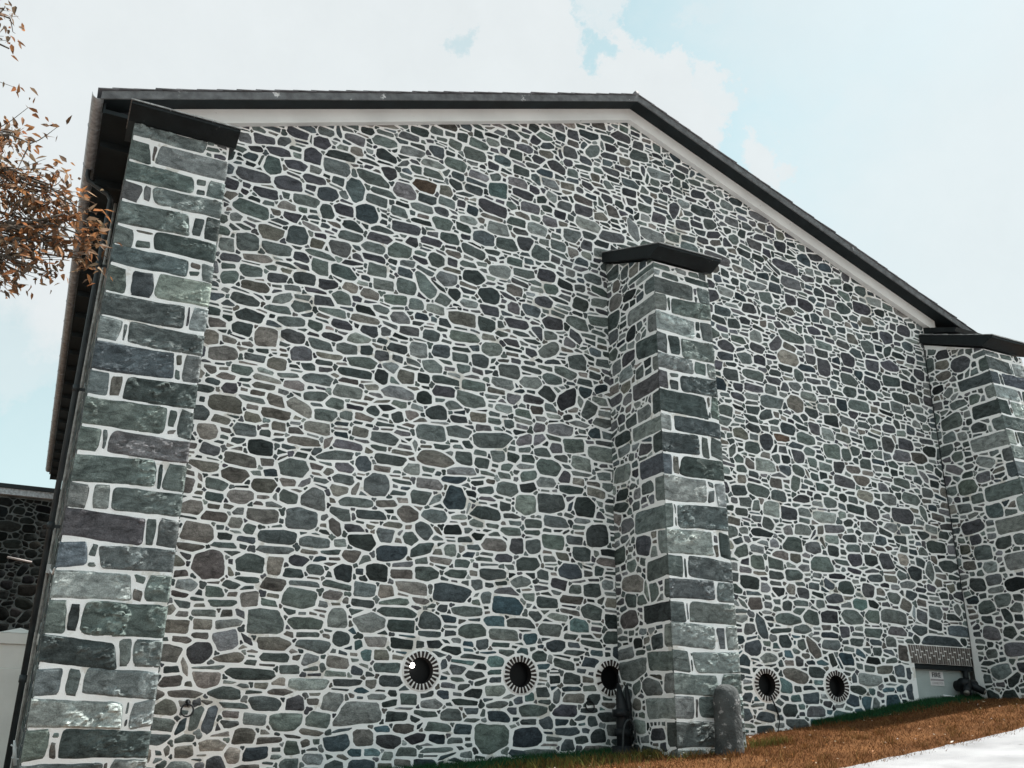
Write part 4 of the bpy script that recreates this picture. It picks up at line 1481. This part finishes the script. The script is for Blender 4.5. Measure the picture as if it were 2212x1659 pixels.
mb = MB()
mb.tube([(10.39, 12.05, .68), (10.41, 11.975, .66), (10.45, 11.96, .58), (10.50, 11.955, .47), (10.535, 11.955, .36), (10.53, 11.96, .26), (10.50, 11.965, .16), (10.51, 11.95, .05)], .008, 6)
mb.tube([(10.40, 12.05, .66), (10.44, 11.97, .60), (10.49, 11.96, .46), (10.525, 11.965, .35)], .006, 6)
tag(mb.build('hanging_cable', M['black_iron'], None, (10.5, 11.96, .1)), 'thin black cable hanging out of the porthole right of the stone post', 'cable')

mb = MB()
zz = [7.5, 6.6, 5.7, 4.8, 3.9, 3.0, 2.1, 1.72, 1.55, 1.42, 1.33, 1.28]
xx = [15.118, 15.112, 15.116, 15.110, 15.115, 15.108, 15.113, 15.11, 15.105, 15.095, 15.09, 15.10]
mb.tube([(x, 11.975, z) for x, z in zip(xx, zz)], .0065, 6)
tag(mb.build('corner_cable', M['black_iron'], None, (15.11, 11.975, 1.3)), 'thin dark cable running down the inner corner of the right buttress', 'cable')

lp = MB()
lp.lathe([(.010, -.034), (.026, -.023), (.034, 0), (.026, .023), (.010, .034)], 14, (4.515, 12.03, .893))
lamp = thing('porthole_lamp', 'small glowing round lamp inside the leftmost porthole', 'lamp', (4.515, 12.03, .893))
lp.build('bulb', M['glow'], lamp)
ls = MB()
ls.tube([(4.515, 12.05, .893), (4.49, 12.10, .925)], .013, 8)
ls.build('socket', M['black_iron'], lamp)

# ------------------------------------------------------------------ left background: pier and the wing behind
pz = -1.35
pr = thing('gate_pier', 'white painted gate pier with a pyramid cap beside the left downpipe', 'pier', (-.17, 16.25, pz))
mb = MB()
mb.box((-.41, 16.02, pz), (.062, 16.48, .905))
mb.box((-.385, 16.04, .905), (.098, 16.46, 1.245))
mb.build('shaft', M['pier_paint'], pr, bevel=.012)
mb = MB()
mb.box((-.42, 16.0, 1.245), (.115, 16.5, 1.40))
c_ = [(-.425, 15.99, 1.402), (.117, 15.99, 1.402), (.117, 16.51, 1.402), (-.425, 16.51, 1.402), (-.155, 16.25, 1.50)]
mb.add(c_, [(0, 1, 4), (1, 2, 4), (2, 3, 4), (3, 0, 4), (3, 2, 1, 0)])
mb.build('cap', M['pier_paint'], pr, bevel=.008)

nb = thing('stone_wing', 'dark stone building beyond the gutter, behind the white gate pier', 'building', (-6, 34, 0))
mb = MB()
mb.box((-12, 34, -3), (.11, 40, 7.46))
nr_ = Rubble(4.2, 8.6, lambda u, v: u > -1, 77, .02)
nr_.fill(900, .12, .2, 1.2, 2.2, .12)
nr_.fill(2500, .06, .12, 1.2, 2.4, .2)
nr_.fill(2500, .03, .06, 1.2, 2.6, .4)
nr_.set_edge(lambda u, v: np.minimum(np.minimum(u, 4.2 - u), np.minimum(v, 8.6 - v)))
emit_stones(mb, nr_.grow(.007, .09, 20), lambda u, v, h: (u - 4.1, 34 - h, v - 1.4), rnd)
nst = emit_stones
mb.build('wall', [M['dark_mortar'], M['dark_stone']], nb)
mb = MB()
mb.prism([(33.80, 7.60), (40.5, 7.72), (40.5, 7.50), (34.0, 7.465), (33.80, 7.465)], lambda p, t: (t, p[0], p[1]), -12.4, .10)
mb.build('roof', M['soffit'], nb)
mb = MB()
mb.box((-12, 33.85, 7.26), (.105, 33.999, 7.46))
mb.build('eaves_board', M['gutter'], nb)
mb = MB()
mb.tube([(-1.08, 33.9, 5.27), (-.36, 33.9, 5.17)], .035, 8)
mb.build('wall_rail', M['rail_paint'], nb)

# ------------------------------------------------------------------ autumn tree at the left edge
tr = random.Random(9)
TX, TY = -3.4, 7.2
tg = float(ground_z(TX, TY))
tree = thing('autumn_tree', 'tree with rust brown pointed leaves reaching in from the left edge', 'tree', (TX, TY, tg))
wood = MB()
leaves = MB()


def curve(a, c, sag, n=7):
    a, c = Vector(a), Vector(c)
    out = []
    for i in range(n + 1):
        t = i / n
        p = a.lerp(c, t) + Vector((0, 0, sag * 4 * t * (1 - t)))
        if 0 < i < n:
            p += Vector((tr.gauss(0, .02), tr.gauss(0, .02), tr.gauss(0, .02))) * (c - a).length
        out.append(p)
    return out


LEAFC = [tuple(q * m for q, m in zip(c, (1.3, 1.15, 1.0))) for c in [(.16, .082, .042), (.20, .10, .050), (.125, .070, .040), (.10, .068, .046), (.22, .12, .062), (.13, .10, .074), (.075, .060, .048), (.19, .15, .115)]]


def leaf(p, d, size):
    """a narrow pointed leaf, folded along its midrib and drooping"""
    d = d.normalized()
    sd = d.cross(Vector((tr.gauss(0, .6), tr.gauss(0, .6), 1))).normalized()
    up = sd.cross(d)
    w = size * tr.uniform(.16, .24)
    fold = tr.uniform(.1, .5) * w
    bend = tr.uniform(-.05, .25) * size
    q = [p, p + d * size * .30 + sd * w + up * fold, p + d * size * .62 + sd * w * .75 + up * (fold - bend * .5), p + d * size - up * bend,
         p + d * size * .62 - sd * w * .75 + up * (fold - bend * .5), p + d * size * .30 - sd * w + up * fold, p + d * size * .32, p + d * size * .64 - up * bend * .5]
    leaves.ct = jit(tr.choice(LEAFC), tr, .25)
    leaves.add(q, [(0, 6, 1), (1, 6, 7, 2), (2, 7, 3), (0, 5, 6), (5, 4, 7, 6), (4, 3, 7)])


def spray(p, d, n, size, spread):
    """twig end with a fan of drooping leaves"""
    for _ in range(n):
        dd = (d * .5 + Vector((tr.gauss(0, 1), tr.gauss(0, 1), tr.gauss(-.55, .7))) * spread)
        o = p + Vector((tr.gauss(0, .045), tr.gauss(0, .045), tr.gauss(0, .045)))
        leaf(o, dd, size * tr.uniform(.6, 1.2))


wood.cs = True
top = Vector((TX + .1, TY + .2, 6.8))
trunk = [Vector((TX, TY, tg - .2)), Vector((TX + .02, TY, tg + 1)), Vector((TX - .08, TY + .1, 1.2)), Vector((TX + .05, TY + .05, 3)), Vector((TX + .1, TY + .2, 5)), top]
wood.tube(trunk, [.24, .19, .16, .13, .08, .03], 12)


def clump(c, rad, nsp, from_pt, size=.095, nl=6):
    """a bough from the tree to the clump, twigs through the clump and leaves on the twigs"""
    c = Vector(c)
    br = curve(from_pt, c, .12 * (c - Vector(from_pt)).length * .5, 6)
    wood.tube(br, [max(.006, .028 * (1 - i / 7)) for i in range(7)], 6)
    for _ in range(nsp):
        e = c + Vector((tr.gauss(0, rad), tr.gauss(0, rad), tr.gauss(0, rad)))
        s = br[tr.randrange(3, 7)]
        tw = curve(s, e, -.03, 3)
        wood.tube(tw, [.006, .0045, .003, .002], 4)
        for k in range(1, 4):
            spray(tw[k], (tw[k] - tw[k - 1]).normalized() if k else Vector((0, 0, -1)), nl if k == 3 else max(2, nl // 3), size, .8)


def at_dir(px, py, y):
    d = ray(px, py)
    return d * (y / d.y)


limb_pts = [curve(Vector((TX, TY + .05, 2.0)), at_dir(-190, 520, 7.0), .2), curve(Vector((TX, TY + .05, 2.6)), at_dir(-170, 330, 7.2), .3), curve(Vector((TX, TY + .1, 3.4)), at_dir(-180, 40, 6.9), .3)]
for lp_ in limb_pts:
    wood.tube(lp_, [.06 * (1 - .09 * i) for i in range(8)], 8)
VIS = [(25, 285, .13, 9, 7.2), (65, 310, .10, 6, 7.0), (15, 360, .15, 12, 7.1), (50, 400, .13, 8, 7.2), (110, 400, .09, 5, 7.1), (25, 440, .15, 12, 7.0), (85, 435, .10, 7, 7.1), (140, 425, .10, 6, 7.0),
       (150, 440, .06, 4, 7.2), (188, 480, .06, 6, 7.0), (170, 505, .07, 6, 7.0), (196, 525, .06, 7, 7.1), (190, 560, .05, 5, 7.1), (160, 545, .05, 3, 7.0), (120, 480, .10, 6, 7.2), (60, 490, .14, 12, 7.0), (20, 520, .15, 11, 7.2), (95, 520, .10, 7, 7.0),
       (70, 560, .12, 9, 7.1), (110, 590, .07, 4, 7.0), (20, 575, .12, 6, 7.0), (50, 590, .07, 3, 7.2), (2, 615, .06, 2, 7.1), (8, 18, .05, 3, 6.9), (22, 40, .04, 2, 7.0), (5, 85, .03, 1, 6.9), (20, 105, .03, 1, 7.0),
       (-80, 300, .22, 7, 7.2), (-85, 420, .22, 8, 7.1), (-80, 540, .22, 8, 7.0), (-90, 600, .18, 6, 7.1), (-110, 160, .2, 6, 7.0), (-110, 20, .2, 7, 7.0)]
for px_, py_, rad, nsp, y in VIS:
    src = limb_pts[0] if py_ > 450 else (limb_pts[1] if py_ > 200 else limb_pts[2])
    clump(at_dir(px_, py_, y), rad, nsp, src[tr.randrange(5, 8)], .080, 4 if nsp < 5 else 6)
for _ in range(34):
    a = tr.uniform(0, 2 * math.pi)
    rr_ = 1.9 * math.sqrt(tr.random())
    c = Vector((TX - .7 + rr_ * math.cos(a), TY - .2 + rr_ * math.sin(a), tr.uniform(2.2, 6.8)))
    q = c.normalized()
    dpx = q.dot(RIGHT) / q.dot(FWD) * 2035 + 1106
    if dpx > -150:
        continue
    clump(c, .33, 8, trunk[2].lerp(top, tr.uniform(.1, .9)), .115, 5)
wood.build('trunk', M['bark'], tree)
leaves.build('crown', M['leaf'], tree)

# fallen leaves on the grass
fl = MB()
fr = random.Random(21)
for _ in range(170):
    x = fr.uniform(4.5, 16)
    e = float(np.interp(x, RE_X, RE_Y))
    y = e + (11.9 - e) * fr.random() ** 1.2
    if any(a - .05 < x < c + .05 and y > 10.5 for a, c in BUTT):
        continue
    z = float(ground_z(x, y)) + fr.uniform(.02, .045)
    a = fr.uniform(0, 6.28)
    s = fr.uniform(.012, .028)
    fl.ct = jit(fr.choice([(.45, .36, .26), (.38, .18, .07), (.55, .50, .44), (.34, .15, .06)]), fr, .2)
    c_, s_ = math.cos(a), math.sin(a)
    P_ = [(-1, 0), (-.2, .45), (1, 0), (-.2, -.45)]
    fl.add([(x + (c_ * u - s_ * v) * s, y + (s_ * u + c_ * v) * s, z + fr.uniform(-.4, .6) * s) for u, v in P_], [(0, 3, 2, 1)])
tag(structure(fl.build('fallen_leaves', M['leaf'], None, (10, 10, 0)), 'stuff'), 'small pale fallen leaves scattered on the brown grass', 'leaves')
